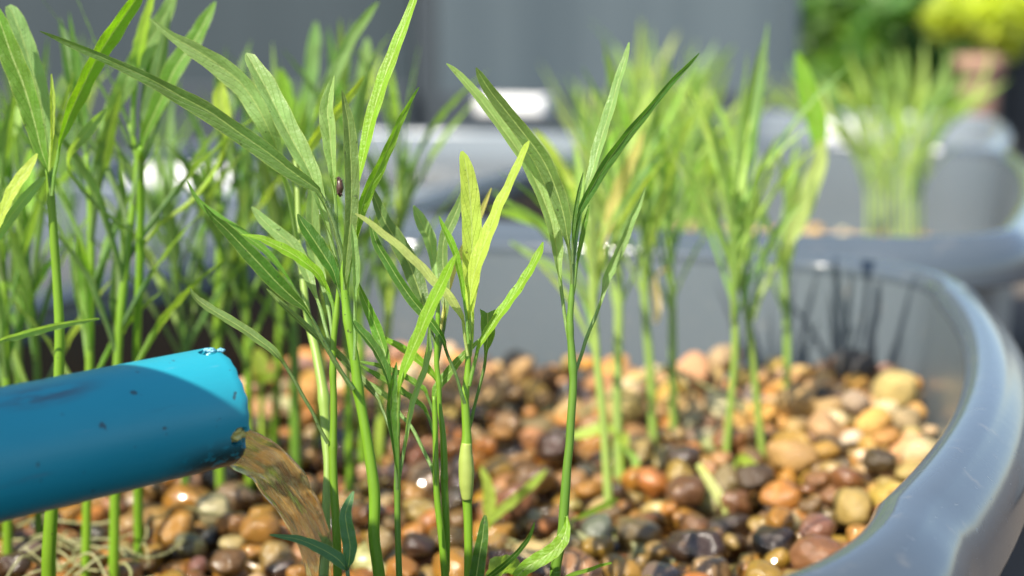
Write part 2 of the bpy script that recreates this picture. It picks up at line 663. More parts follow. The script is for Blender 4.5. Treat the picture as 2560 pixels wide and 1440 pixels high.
ZR = CZ - 0.084
TUB1 = (-0.283, -0.019, 0.180, 0.553)
tub(*TUB1, ZR, "grey plastic tub holding the blue pipe outlet and sharp green stems", r=(0.083, 0.050), bulge=0.013)
tub(-0.283, 0.000, 0.628, 1.165, ZR, "grey tub just beyond the main tub, pebbles and a bright clump inside")
tub(-0.640, -0.335, 0.150, 0.690, ZR - 0.004, "grey tub alongside the main tub beyond the dense plant thicket")
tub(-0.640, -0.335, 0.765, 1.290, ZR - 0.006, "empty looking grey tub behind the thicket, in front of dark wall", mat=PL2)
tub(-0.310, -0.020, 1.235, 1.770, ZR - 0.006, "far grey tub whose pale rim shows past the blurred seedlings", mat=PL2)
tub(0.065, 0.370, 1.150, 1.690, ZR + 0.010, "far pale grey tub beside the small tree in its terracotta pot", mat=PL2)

SHADE = mat_simple("black brown algae", (0.006, 0.005, 0.003), (0.018, 0.014, 0.008), 70, 0.6, 0.4, 0.001)


def darkening(tub_o, dims, r, bulge, u_max, v_max, zlo, zr):  # dark sheet laid over the shaded inner walls to bring them near black
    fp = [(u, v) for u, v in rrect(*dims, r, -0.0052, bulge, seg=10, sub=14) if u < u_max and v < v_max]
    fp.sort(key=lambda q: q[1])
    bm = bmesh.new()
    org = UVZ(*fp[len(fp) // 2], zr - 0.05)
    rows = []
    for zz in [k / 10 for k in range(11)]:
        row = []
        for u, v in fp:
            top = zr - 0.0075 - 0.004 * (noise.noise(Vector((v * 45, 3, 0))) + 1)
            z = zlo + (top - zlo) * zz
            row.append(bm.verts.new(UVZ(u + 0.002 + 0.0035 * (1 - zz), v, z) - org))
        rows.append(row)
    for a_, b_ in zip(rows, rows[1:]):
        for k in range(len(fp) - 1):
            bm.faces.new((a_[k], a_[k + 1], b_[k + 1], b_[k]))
    film = mesh_obj("shade_film", bm, SHADE, tub_o)
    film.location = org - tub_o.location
    film['label'] = "black brown sheet deepening the shade on the inner wall"


darkening(bpy.data.objects["grey_plastic_tub"], TUB1, (0.083, 0.050), 0.013, -0.262, 0.545, GZ - 0.014, ZR)
darkening(bpy.data.objects["grey_plastic_tub.001"], (-0.283, 0.000, 0.628, 1.165), 0.055, 0.010, -0.265, 1.0, ZR - 0.09, ZR)

ground_bm = bmesh.new()
bmesh.ops.create_grid(ground_bm, x_segments=4, y_segments=4, size=40)
g = mesh_obj("ground", ground_bm, mat_simple("concrete", (0.085, 0.070, 0.056), (0.13, 0.112, 0.094), 9, 0.85, 0.3), smooth=False)
tag(g, kind="structure")


def box_bm(x0, x1, y0, y1, z0, z1, bev=0.0, org=Vector((0, 0, 0)), bm=None):
    bm2 = bmesh.new()
    bmesh.ops.create_cube(bm2, size=1, matrix=Matrix.Translation(Vector(((x0 + x1) / 2, (y0 + y1) / 2, (z0 + z1) / 2)) - org) @ Matrix.Diagonal((x1 - x0, y1 - y0, z1 - z0, 1)))
    if bev:
        bmesh.ops.bevel(bm2, geom=bm2.edges[:], offset=bev, segments=2, affect='EDGES', profile=0.5)
    if bm is None:
        return bm2
    me = bpy.data.meshes.new("tmp")
    bm2.to_mesh(me)
    bm2.free()
    bm.from_mesh(me)
    bpy.data.meshes.remove(me)
    return bm


def px_x(px, y):
    return (px - 1280) / F * (y * math.cos(PITCH) + 0.02)


MW1 = mat_simple("dark slate cladding", (0.019, 0.032, 0.039), (0.029, 0.044, 0.052), 7, 0.6, streak=True)
MW2 = mat_simple("mid slate cladding", (0.044, 0.064, 0.077), (0.078, 0.103, 0.116), 9, 0.6, streak=True)
MWD = mat_simple("dark gap frame", (0.028, 0.038, 0.048), (0.035, 0.046, 0.056), 3, 0.6)
# dark panel wall (closer) and lighter panel wall (farther), each with posts and a base rail
Y1, Y2 = 1.98, 1.95
t = thing("panel_wall", "dark slate panel wall standing behind the thicket", "wall", (px_x(400, Y1), Y1 + .02, 0))
x1 = px_x(1035, Y1)
mesh_obj("panel", box_bm(-1.35, x1, Y1, Y1 + 0.03, 0.0, 1.6, 0.002, t.location), MW1, t, smooth=False)
mesh_obj("post", box_bm(x1 + 0.001, x1 + 0.034, Y1 + 0.004, Y1 + 0.045, 0.0, 1.6, 0.002, t.location), MWD, t, smooth=False)
mesh_obj("base_rail", box_bm(-1.35, x1 - 0.001, Y1 - 0.015, Y1 - 0.001, 0.0, 0.27, 0.002, t.location), MWD, t, smooth=False)
t = thing("panel_wall", "lighter slate panel wall with upright battens, between dark wall and greenery", "wall", (px_x(1500, Y2), Y2 + .02, 0))
x0, x1 = px_x(1098, Y2), px_x(1985, Y2)
mesh_obj("panel", box_bm(x0, x1, Y2, Y2 + 0.03, 0.0, 1.6, 0.002, t.location), MW2, t, smooth=False)
for px in (1955,):
    xx = px_x(px, Y2)
    mesh_obj("batten", box_bm(xx, xx + 0.018, Y2 - 0.010, Y2 - 0.001, 0.0, 1.6, 0.002, t.location), MW2, t, smooth=False)
mesh_obj("base_rail", box_bm(x0, x1, Y2 - 0.04, Y2 - 0.011, 0.0, 0.262, 0.002, t.location), MWD, t, smooth=False)


# -- greenery beyond the wall
def bush(name, label, cat, c, rad, n, tint, leaf, seed, trunk=None, pot=False, gaps=0.5):
    rnd = random.Random(seed)
    t = thing(name, label, cat, (c[0], c[1], 0))
    org = t.location
    bm = bmesh.new()
    uvl = bm.loops.layers.uv.new("UVMap")
    cl = []
    for _ in range(26):
        v = Vector((rnd.gauss(0, 1), rnd.gauss(0, 1), rnd.gauss(0, 1))).normalized() * (rnd.random() ** 0.4)
        cl.append((Vector((c[0] + v.x * rad[0] * .8, c[1] + v.y * rad[1] * .8, c[2] + v.z * rad[2] * .8)), rnd.uniform(.22, .45)))
    for _ in range(n):
        cc, s = rnd.choice(cl)
        v = Vector((rnd.gauss(0, 1), rnd.gauss(0, 1), rnd.gauss(0, 1))).normalized() * (rnd.random() ** 0.5) * s
        p = cc + Vector((v.x * rad[0], v.y * rad[1], v.z * rad[2])) - org
        a = Vector((rnd.gauss(0, 1), rnd.gauss(0, 1), rnd.gauss(0, .6))).normalized()
        b = a.cross(Vector((rnd.gauss(0, 1), rnd.gauss(0, 1), rnd.gauss(0, 1)))).normalized()
        L = leaf * rnd.uniform(.6, 1.2)
        q = [p - a * L, p + b * L * .42, p + a * L, p - b * L * .42]
        f = bm.faces.new([bm.verts.new(x) for x in q])
        for lp, uv_ in zip(f.loops, ((.5, 0), (1, .5), (.5, 1), (0, .5))):
            lp[uvl].uv = uv_
    o = mesh_obj("crown", bm, LM, t, smooth=False)
    o.color = (*tint, 1)
    if trunk:
        mb = tube_bm([Vector((c[0], c[1], trunk[0])), Vector((c[0] + .004, c[1], (trunk[0] + c[2]) / 2)), Vector((c[0], c[1], c[2]))], [trunk[1], trunk[1] * .8, trunk[1] * .4], 10, n=12, org=org, jitter=.05)
        mesh_obj("trunk", mb, BARK, t)
    return t


BARK = mat_simple("bark", (0.10, 0.06, 0.04), (0.2, 0.13, 0.09), 30, 0.9, 0.5)
def at(px, py, d):
    return P(px, py, d)
for i, (px, py, d, rx, rz, lab) in enumerate((
        (2090, 60, 3.2, .26, .34, "dark green shrub beyond the corner of the slate wall"),
        (2250, 130, 2.9, .20, .26, "mid green shrub between the wall corner and the yellow tree"),
        (2420, -60, 3.9, .40, .40, "deep shaded tree crown filling the gap behind the yellow bush"))):
    c = at(px, py, d)
    bush("shrub", lab, "shrub", c, (rx, rx, rz), 2600, ((0.07, 0.18, 0.035), (0.085, 0.22, 0.05), (0.05, 0.13, 0.025))[i], 0.042, 40 + i, trunk=(0.0, 0.02))
c = at(2470, 25, 2.2)
tr = bush("potted_tree", "small yellow green tree in a terracotta pot", "tree", c, (.090, .085, .075), 2200, (0.54, 0.58, 0.07), 0.020, 71, trunk=(0.17, 0.02))
pc = at(2448, 195, 2.2)
prof = [(0.026, pc.z - 0.16), (0.030, pc.z - 0.02), (0.034, pc.z + 0.01), (0.037, pc.z + 0.012), (0.037, pc.z + 0.035), (0.032, pc.z + 0.035), (0.028, pc.z + 0.01)]
bm = bmesh.new()
rings = []
for r_, z_ in prof:
    rings.append([bm.verts.new(Vector((pc.x + r_ * math.cos(a * math.pi / 16), pc.y + r_ * math.sin(a * math.pi / 16), z_)) - tr.location) for a in range(32)])
for i in range(len(rings) - 1):
    for k in range(32):
        bm.faces.new((rings[i][k], rings[i][(k + 1) % 32], rings[i + 1][(k + 1) % 32], rings[i + 1][k]))
bm.faces.new(rings[0][::-1]); bm.faces.new(rings[-1])
mesh_obj("pot", bm, mat_simple("terracotta", (0.30, 0.17, 0.12), (0.38, 0.23, 0.17), 14, 0.85), tr)
# low plinth carrying the pot
zt = pc.z - 0.161
o = mesh_obj("plinth", box_bm(pc.x - .10, pc.x + .10, pc.y - .08, pc.y + .10, 0, zt, .004, Vector((pc.x, pc.y, 0))), mat_simple("plinth block", (.16, .16, .16), (.22, .21, .2), 12, .9, .3), smooth=False)
o.location = (pc.x, pc.y, 0)
tag(o, "grey block under the terracotta pot of the yellow tree", "block")
# dark bin beside the pot
bp = at(2525, 175, 2.3)
o = mesh_obj("bin", box_bm(bp.x - .020, bp.x + .11, bp.y - .04, bp.y + .09, 0, bp.z + 0.045, .012, Vector((bp.x, bp.y, 0))), mat_simple("black plastic", (.008, .009, .011), (.014, .015, .018), 10, .6))
o.location = (bp.x, bp.y, 0)
tag(o, "black box beside the terracotta pot", "bin")

# white blocks standing in for bright white spots behind the tubs
WHITE_BLOCK = mat_simple("plain white", (.78, .77, .75), (.86, .85, .83), 60, .8, .1)
for i, (px, py, d, sx, sz, lab) in enumerate((
        (1285, 264, 1.62, .040, .0105, "white block on the rim in front of the lighter slate wall"),
        (480, 468, .98, .040, .014, "white block lying behind the dense thicket on a grey rim"),
        (2118, 333, 1.21, .026, .0105, "white block beside the bright clump on a far rim"))):
    p = at(px, py, d)
    zbot = ZR - 0.004
    o = mesh_obj("white_block", box_bm(-sx, sx, -.018, .018, -sz, sz, .003), WHITE_BLOCK)
    o.location = p
    o.rotation_euler = (0, 0, R(-19))
    tag(o, lab, "block", "white blocks on the tub rims")
# ------------------------------------------------------------------ blue pipe
DS = 0.82
PR, PRI = 0.0140 * DS, 0.0116 * DS
MOUTH = P(556, 1014, 0.333)
FAR = P(0, 1136, 0.3005)
PAX = (MOUTH - FAR).normalized()
PX_ = (Vector((0, 0, -1)) - PAX * Vector((0, 0, -1)).dot(PAX)).normalized()   # local x points down
PY_ = PAX.cross(PX_)
PM = Matrix((PX_, PY_, PAX)).transposed().to_4x4()
PM.translation = MOUTH
PMI = PM.inverted()


def hit_pipe(px, py):
    o = PMI @ CAM
    d = (PMI.to_3x3() @ (P(px, py, 1.0) - CAM)).normalized()
    a = d.x ** 2 + d.y ** 2
    b = o.x * d.x + o.y * d.y
    c = o.x ** 2 + o.y ** 2 - PR ** 2
    q = max(b * b - a * c, 0)
    return o + d * ((-b - math.sqrt(q)) / a)


SCUFF = tuple(hit_pipe(112, 985))
GR = (1.0, 0.0)
PIPE = mat_pipe()


def pipe_mesh():
    rnd = random.Random(5)
    bm = bmesh.new()
    zs = [-0.30, -0.24, -0.18, -0.14, -0.11] + [-0.09 + 0.003 * i for i in range(0, 26)] + [-0.013 + 0.001 * i for i in range(0, 13)] + [-0.0004]
    NA = 128

    def endz(a):
        dn = math.cos(a)
        v = 0.00012 * math.sin(9 * a) + 0.00010 * math.sin(23 * a + 1) - 0.0004 * max(0, dn) ** 6
        return v
    rings = []
    for r, order in ((PR, zs), (PRI, zs[::-1])):
        for z in order:
            row = []
            for k in range(NA):
                a = 2 * math.pi * k / NA
                f = max(0, 1 + (z / 0.012)) if z > -0.012 else 0
                rr = r * (1 + 0.0016 * noise.noise(Vector((math.cos(a) * 2, math.sin(a) * 2, z * 40))))
                if r == PR and z > -0.0008:
                    rr -= 0.0003
                row.append(bm.verts.new((rr * math.cos(a), rr * math.sin(a), z + endz(a) * f)))
            rings.append(row)
    M = len(rings)
    for i in range(M):
        j = (i + 1) % M
        for k in range(NA):
            bm.faces.new((rings[i][k], rings[i][(k + 1) % NA], rings[j][(k + 1) % NA], rings[j][k]))
    bmesh.ops.recalc_face_normals(bm, faces=bm.faces)
    return bm


pipe = mesh_obj("blue_pipe", pipe_mesh(), PIPE)
pipe.matrix_world = PM
tag(pipe, "scuffed blue plastic pipe with chipped mouth pouring water over the pebbles", "pipe")


def cutter(center, scale, seed):
    bm = bmesh.new()
    bmesh.ops.create_icosphere(bm, subdivisions=4, radius=1)
    for v in bm.verts:
        n_ = noise.noise(v.co * 2.3 + Vector((seed, 0, 0)))
        v.co *= 1 + 0.28 * n_
        v.co = Vector((v.co.x * scale[0], v.co.y * scale[1], v.co.z * scale[2])) * DS + Vector(center)
    me = bpy.data.meshes.new("cut")
    bm.to_mesh(me)
    bm.free()
    o = bpy.data.objects.new("cut", me)
    COL.objects.link(o)
    o.matrix_world = PM
    return o


h1 = hit_pipe(519, 880)
h2 = hit_pipe(598, 1092)
h3 = hit_pipe(604, 1108)
h4 = hit_pipe(545, 876)
cuts = [cutter(h1, (0.0019, 0.0019, 0.0021), 3), cutter((h4.x, h4.y, -0.0002), (0.0016, 0.0006, 0.0026), 8),
        cutter((h2.x, h2.y, h2.z), (0.0026, 0.0030, 0.0022), 13), cutter((h3.x * 1.0, h3.y * 1.0, 0.0004), (0.0030, 0.0022, 0.0030), 21),
        cutter((PR * .98, 0.0015, 0.0006), (0.0016, 0.0030, 0.0012), 33), cutter((PR * .80, 0.0068, 0.0004), (0.0010, 0.0022, 0.0009), 41)]
bpy.context.view_layer.update()
for c_ in cuts:
    md = pipe.modifiers.new("hole", 'BOOLEAN')
    md.operation = 'DIFFERENCE'
    md.solver = 'EXACT'
    md.object = c_
dg = bpy.context.evaluated_depsgraph_get()
me2 = bpy.data.meshes.new_from_object(pipe.evaluated_get(dg))
pipe.modifiers.clear()
pipe.data = me2
me2.polygons.foreach_set('use_smooth', [True] * len(me2.polygons))
for c_ in cuts:
    bpy.data.objects.remove(c_)
try:
    md = pipe.modifiers.new("edges", 'EDGE_SPLIT')
    md.split_angle = R(40)
except Exception:
    pass

# torn curls of plastic round the holes
BURR = mat_simple("torn blue plastic", (0.03, 0.28, 0.42), (0.30, 0.55, 0.66), 900, 0.5, 0.4, 0.0004)
bmk = bmesh.new()
for i, (px, py, s) in enumerate(((517, 868, .0007), (528, 872, .0008), (551, 876, .0008), (557, 880, .0006), (533, 882, .0005))):
    q = hit_pipe(px, max(py, 879))
    q = q + Vector((-0.0003, 0, 0))
    b2 = bmesh.new()
    bmesh.ops.create_icosphere(b2, subdivisions=3, radius=1)
    for v in b2.verts:
        n_ = noise.noise(v.co * 1.8 + Vector((i * 7.1, 0, 0))) + 0.6 * noise.noise(v.co * 5 + Vector((0, i * 3.3, 0)))
        v.co = v.co * (1 + 0.75 * n_)
        v.co = Vector((v.co.x * s * .5, v.co.y * s * .5, v.co.z * s * 1.0)) * DS + q
    me = bpy.data.meshes.new("t")
    b2.to_mesh(me)
    b2.free()
    bmk.from_mesh(me)
    bpy.data.meshes.remove(me)
burr = mesh_obj("torn_edge", bmk, BURR, pipe)
# yellow scum caught in the notch
SCUM = mat_simple("yellow scum", (0.42, 0.34, 0.05), (0.55, 0.50, 0.20), 500, 0.3, 0.4, 0.0006)
bmk = bmesh.new()
q = hit_pipe(600, 1090)
bmesh.ops.create_icosphere(bmk, subdivisions=4, radius=1)
for v in bmk.verts:
    n_ = noise.noise(v.co * 2.0) + 0.5 * noise.noise(v.co * 5)
    v.co = v.co * (1 + 0.4 * n_)
    v.co = Vector((v.co.x * .0021, v.co.y * .0016, v.co.z * .0028)) * DS + Vector((q.x * .87, q.y * .87, q.z - .0004))
mesh_obj("scum", bmk, SCUM, pipe)

# leaf shape added out of view so its edge shades the pipe's left length
A_ = PM @ hit_pipe(322, 912)
B_ = PM @ hit_pipe(575, 1010)
ab = (B_ - A_).normalized()
A2, B2_ = A_ + SUN * 0.10 - ab * 0.018, B_ + SUN * 0.20 + ab * 0.05
e = (B2_ - A2).normalized()
gdir = -PAX
E0 = A2 - e * 0.01
LEN = (B2_ - A2).length + 0.02
foot = E0 + gdir * 0.15
foot.z = GZ
bl = thing("pipe_shade_leaf", "added unseen leaf placed to shade the rear length of the blue pipe", "plant", foot)
bm = bmesh.new()
uvl = bm.loops.layers.uv.new("UVMap")
rows = []
for i in range(25):
    t = i / 24
    wdt = 0.26 * math.sin(math.pi * min(max(t * .90 + .05, 0), 1)) ** .05
    row = []
    for k in range(13):
        s_ = k / 12
        q = E0 + e * (LEN * t) + gdir * (wdt * s_) + Vector((0, 0, 1)).cross(gdir) * (0.0015 * math.sin(math.pi * s_))
        row.append(bm.verts.new(q - foot))
    rows.append(row)
for i in range(24):
    for k in range(12):
        f = bm.faces.new((rows[i][k], rows[i][k + 1], rows[i + 1][k + 1], rows[i + 1][k]))
        for lp, (a_, b_) in zip(f.loops, ((k, i), (k + 1, i), (k + 1, i + 1), (k, i + 1))):
            lp[uvl].uv = (a_ / 12, b_ / 24)
o = mesh_obj("leaf", bm, LM, bl)
o.color = (0.03, 0.09, 0.02, 1)
o = mesh_obj("stem", tube_bm([foot + Vector((0, 0, -.012)), foot + Vector((0, 0, .03)), E0 + gdir * .12 + e * .012], [.004, .0035, .0025], 12, n=16, org=foot), SM, bl)
o.color = (0.1, 0.2, 0.03, 1)

# ------------------------------------------------------------------ water
def ribbon_solid(cpts, halfw, halft, n, org, side_of, seed=0):
    """closed lens-shaped stream along a path"""
    pp, vv, tt = catmull(cpts, [[a, b] for a, b in zip(halfw, halft)], n)
    bm = bmesh.new()
    K = 72
    uvl = bm.loops.layers.uv.new("UVMap")
    rings = []
    for i, p in enumerate(pp):
        T = (pp[min(i + 1, n - 1)] - pp[max(i - 1, 0)]).normalized()
        V = (CAM - p).normalized()
        W = T.cross(V).normalized()
        W = (Matrix.Rotation(R(side_of(tt[i])), 3, T) @ W)
        N = W.cross(T).normalized()
        row = []
        for k in range(K):
            a = 2 * math.pi * k / K
            s = math.cos(a)
            th = math.sin(a) * (0.55 + 0.45 * s * s)
            tw = tt[i] * 2.4
            rip = 0.16 * noise.noise(Vector((s * 1.6, tt[i] * 9, seed))) + 0.05 * noise.noise(Vector((s * 5, tt[i] * 22, seed + 4)))
            rip2 = 0.95 * noise.noise(Vector((s * 1.5 + tw, tt[i] * 4.5 + 2 * math.copysign(1, math.sin(a)), seed))) + 0.30 * noise.noise(Vector((s * 3.2 + tw * 2, tt[i] * 10 + 3 * math.copysign(1, math.sin(a)), seed + 7)))
            edge_ = 1 - s ** 8
            q = p + W * (s * vv[i][0] * (1 + rip)) + N * (th * vv[i][1] + rip2 * edge_ * 0.55 * vv[i][1] + 0.22 * vv[i][0] * (1 - s * s))
            row.append(bm.verts.new(q - org))
        rings.append(row)
    for i in range(n - 1):
        for k in range(K):
            f = bm.faces.new((rings[i][k], rings[i][(k + 1) % K], rings[i + 1][(k + 1) % K], rings[i + 1][k]))
            for lp, (a_, b_) in zip(f.loops, ((k, i), (k + 1, i), (k + 1, i + 1), (k, i + 1))):
                lp[uvl].uv = (1.6 * math.cos(2 * math.pi * a_ / K) + 3 * (a_ % K > K // 2), b_ / n * 2.2)
    bm.faces.new(rings[0][::-1]); bm.faces.new(rings[-1])
    bmesh.ops.recalc_face_normals(bm, faces=bm.faces)
    return bm


WAT = mat_water()
spine = [(583, 1104, 44, .3310), (622, 1130, 54, .338), (668, 1160, 56, .343), (708, 1208, 60, .348), (744, 1262, 58, .352), (774, 1320, 52, .356), (798, 1385, 46, .360), (812, 1450, 44, .364), (822, 1540, 44, .375), (830, 1670, 46, .386)]
cp = [P(x, y, d) for x, y, h, d in spine]
o = mesh_obj("water_stream", ribbon_solid(cp, [h * d * DS / F for x, y, h, d in spine], [0.0010, .0014, .0017, .0017, .0016, .0015, 0.0014, .0014, .0014, .0014], 150, cp[2], lambda t: 28 * math.sin(t * 4.2), 2), WAT)
o.location = cp[2]
tag(o, "stream of murky water curling down from the blue pipe mouth", "water")

DS = 1.0
# ------------------------------------------------------------------ gravel
PEB_COL = [
    ("tan", (0.47, 0.285, 0.125), 24), ("orange", (0.50, 0.255, 0.062), 20), ("cream", (0.60, 0.45, 0.26), 9), ("rusty brown", (0.28, 0.140, 0.055), 14),
    ("dark brown", (0.105, 0.062, 0.034), 9), ("charcoal", (0.048, 0.043, 0.038), 4), ("pinkish brown", (0.33, 0.195, 0.125), 6), ("grey", (0.26, 0.22, 0.165), 4), ("olive", (0.23, 0.18, 0.085), 3)]


def peb_variant(seed, sub):
    rnd = random.Random(seed)
    bm = bmesh.new()
    bmesh.ops.create_icosphere(bm, subdivisions=sub, radius=1)
    off = Vector((seed * 3.17, seed * 1.3, 0))
    ex = rnd.uniform(0.78, 0.95)
    cutn = [Vector((rnd.gauss(0, 1), rnd.gauss(0, 1), rnd.gauss(0, .6))).normalized() for _ in range(3)]
    for v in bm.verts:
        c = v.co.copy()
        c = Vector([math.copysign(abs(x) ** ex, x) for x in c])
        c *= 1 + 0.20 * noise.noise(c * 0.9 + off) + 0.055 * noise.noise(c * 2.4 + off)
        for q in cutn:
            dd = c.dot(q) - 0.80
            if dd > 0:
                c -= q * dd * 0.65
        v.co = c
    return bm


def drop(u0, u1, v0, v1, zfloor, count, smin, smax, seed, keep_out=None):
    rng = np.random.default_rng(seed)
    X = np.zeros((count, 3)); Rr = np.zeros(count); Cc = np.zeros(count)
    res = []
    n = 0
    for i in range(count):
        a = min(max(rng.lognormal(math.log(0.0039), 0.30), smin), smax)
        b = a * rng.uniform(0.68, 0.98)
        c = a * rng.uniform(0.50, 0.80)
        r = (a + b) / 2 * 0.95
        best = None
        for _ in range(9):
            u, v = rng.uniform(u0 + r, u1 - r), rng.uniform(v0 + r, v1 - r)
            if keep_out and keep_out(u, v, r):
                continue
            p = UVZ(u, v, 0)
            z = zfloor(u, v) + c
            if n:
                dx = X[:n, 0] - p.x; dy = X[:n, 1] - p.y
                d2 = (dx * dx + dy * dy) / (Rr[:n] + r) ** 2
                k = d2 < 1
                if k.any():
                    z = max(z, float(np.max(X[:n][k, 2] + (Cc[:n][k] + c) * np.sqrt(1 - d2[k]) * 0.93)))
            s = z - zfloor(u, v) 
            if best is None or s < best[0]:
                best = (s, p.x, p.y, z, u, v)
        if best is None:
            continue
        X[n] = best[1:4]; Rr[n] = r; Cc[n] = c
        n += 1
        res.append((Vector(best[1:4]), a, b, c, best[4], best[5]))
    return res


def zfloor1(u, v):
    t = min(max((v - 0.36) / 0.16, 0), 1)
    t2 = min(max((u + 0.11) / 0.09, 0), 1) * min(max((v - 0.27) / 0.12, 0), 1)
    return GZ - 0.016 + 0.005 * t * t * (3 - 2 * t) + 0.012 * t2 + 0.002 * noise.noise(Vector((u * 25, v * 25, 3)))


peb = drop(-0.278, -0.004, 0.235, 0.548, zfloor1, 3150, 0.0023, 0.0084, 4, lambda u, v, r: u + 0.8 * r > -0.0235 + 0.013 * 4 * max(0, (v - .263) * (.503 - v)) / .0576 - 0.3 * max(0, v - .515))
BW = [c[2] for c in PEB_COL]
rp = random.Random(21)
WETC = project(Vector((0, 0, 0))) and UVZ(-0.19, 0.30, GZ)
recs = []
wet_p = P(800, 1440, 0.36)
for (p, a, b, c, u, v) in peb:
    ci = rp.choices(range(len(PEB_COL)), BW)[0]
    dist = (Vector((p.x, p.y)) - Vector((wet_p.x + .01, wet_p.y + .02))).length
    wet = min(max((0.185 - dist) / 0.08 + rp.uniform(-.3, .3), 0), 1)
    if wet > 0.5 and rp.random() < 0.45:
        ci = rp.choices((0, 1, 3, 4), (4, 9, 4, 2))[0]
    col = list(PEB_COL[ci][1])
    col = [x * rp.uniform(.86, 1.16) for x in col]
    if wet > 0.2:                       # soaked stone is deeper in colour; the plants' shade is mixed in
        g_ = 1 + 0.34 * wet
        col = [min(1, x ** g_ * (1 - .33 * wet) * q_) for x, q_ in zip(col, (1, 1.10, 1.0))]
    rot = Matrix.Rotation(rp.uniform(0, 6.28), 3, 'Z') @ Matrix.Rotation(rp.gauss(0, .28), 3, 'X') @ Matrix.Rotation(rp.gauss(0, .28), 3, 'Y')
    recs.append(dict(p=p, s=(a, b, c), rot=rot, ci=ci, col=(*col, wet), var=rp.randrange(20), u=u, v=v))

VAR3 = []
for i in range(20):
    bm = peb_variant(i + 1, 4)
    me = bpy.data.meshes.new("pebble")
    bm.to_mesh(me); bm.free()
    me.polygons.foreach_set('use_smooth', [True] * len(me.polygons))
    VAR3.append(me)
PEBM = mat_pebble(True)
for me in VAR3:
    me.materials.append(PEBM)
VAR2 = []
for i in range(20):
    bm = peb_variant(i + 1, 2)
    bm.verts.ensure_lookup_table()
    VAR2.append((np.array([v.co[:] for v in bm.verts]), [[v.index for v in f.verts] for f in bm.faces]))
    bm.free()


def merged(rs, name, mat):
    vs_, fs, cs = [], [], []
    o = 0
    for r in rs:
        vc, ff = VAR2[r['var']]
        M = np.array(r['rot']) @ np.diag(r['s'])
        vs_.append(vc @ M.T + np.array(r['p'][:]))
        fs += [[x + o for x in f] for f in ff]
        cs += [r['col']] * len(vc)
        o += len(vc)
    me = bpy.data.meshes.new(name)
    V = np.concatenate(vs_)
    me.from_pydata(V.tolist(), [], fs)
    at_ = me.color_attributes.new("Col", 'FLOAT_COLOR', 'POINT')
    at_.data.foreach_set('color', np.array(cs, dtype=np.float32).ravel())
    me.polygons.foreach_set('use_smooth', [True] * len(me.polygons))
    if mat:
        me.materials.append(mat)
    ob = bpy.data.objects.new(name, me)
    COL.objects.link(ob)
    return ob


# which pebbles show largest from the photograph's side
tmp = merged(recs, "tmp", None)
tree = BVHTree.FromPolygons([v.co[:] for v in tmp.data.vertices], [list(p.vertices) for p in tmp.data.polygons])
nf = len(VAR2[0][1])
cnt = [0] * len(recs)
cxy = [[0, 0] for _ in recs]
for yy in range(860, 1440, 9):
    for xx in range(4, 2560, 9):
        d = (P(xx, yy, 1) - CAM).normalized()
        if xx < 480 and 1300 - 0.25 * xx > yy > 860:
            continue                    # the blue pipe is in front
        q = CAM + d * ((ZR - CZ) / d.z)
        if q.dot(GU) > -0.012:
            continue                    # the tub's near rim is in front
        hit = tree.ray_cast(CAM, d, 3)
        if hit[2] is not None:
            k = hit[2] // nf
            cnt[k] += 1
            cxy[k][0] += xx; cxy[k][1] += yy
bpy.data.objects.remove(tmp)
# pebbles behind the near rim of the tub do not show: drop those projected past the rim
order = sorted(range(len(recs)), key=lambda i: -cnt[i])
chosen = [i for i in order if cnt[i] > 0][:298]
chs = set(chosen)
GM = mat_pebble(False)
rest = merged([r for i, r in enumerate(recs) if i not in chs], "gravel", GM)
tag(rest, "loose brown and tan gravel filling the main tub between larger pebbles", "gravel", kind="stuff")

LANDMARKS = [
    ((330, 1400), "below the blue pipe"), ((560, 1330), "under the blue pipe mouth"), ((720, 1400), "in the falling water's splash"), ((880, 1180), "behind the thick stem"),
    ((1040, 1400), "at the feet of the twin thin stems"), ((1040, 1010), "far behind the twin thin stems"), ((1280, 1380), "between the swollen stem and its neighbour"), ((1290, 1160), "behind the yellow seed leaf"),
    ((1280, 960), "by the shaded tub wall"), ((1480, 1380), "beside the roots of the tall splayed plant"), ((1560, 1180), "at the foot of the brown streaked stem"), ((1620, 980), "below the withered hanging leaf"),
    ((1720, 1400), "in front of the broken pale stalk"), ((1780, 1220), "around the broken pale stalk"), ((1880, 1050), "behind the crossing slim stems"), ((2050, 1390), "beside the near rim"),
    ((2100, 1180), "midway along the curved rim"), ((2250, 1010), "in the sunlit tub corner"), ((2330, 1100), "tucked against the curved rim")]
info_rows = []
for i in chosen:
    x, y = cxy[i][0] / cnt[i], cxy[i][1] / cnt[i]
    lm = min(LANDMARKS, key=lambda L: (L[0][0] - x) ** 2 + 1.6 * (L[0][1] - y) ** 2)[1]
    a, b, c = recs[i]['s']
    size = "small" if a < 0.0042 else ("large" if a > 0.0058 else "")
    shape = "long" if b / a < 0.76 else ("flat" if c / a < 0.57 else ("round" if b / a > 0.88 else "oval"))
    wet = "wet" if recs[i]['col'][3] > 0.5 else "dry"
    info_rows.append([i, x, y, lm, size, shape, wet, PEB_COL[recs[i]['ci']][0]])
groups = {}
for rw in info_rows:
    lab = " ".join(w_ for w_ in (rw[6], rw[4], rw[5], rw[7], "pebble") if w_) + " " + rw[3]
    groups.setdefault(lab, []).append(rw)
labels = {}
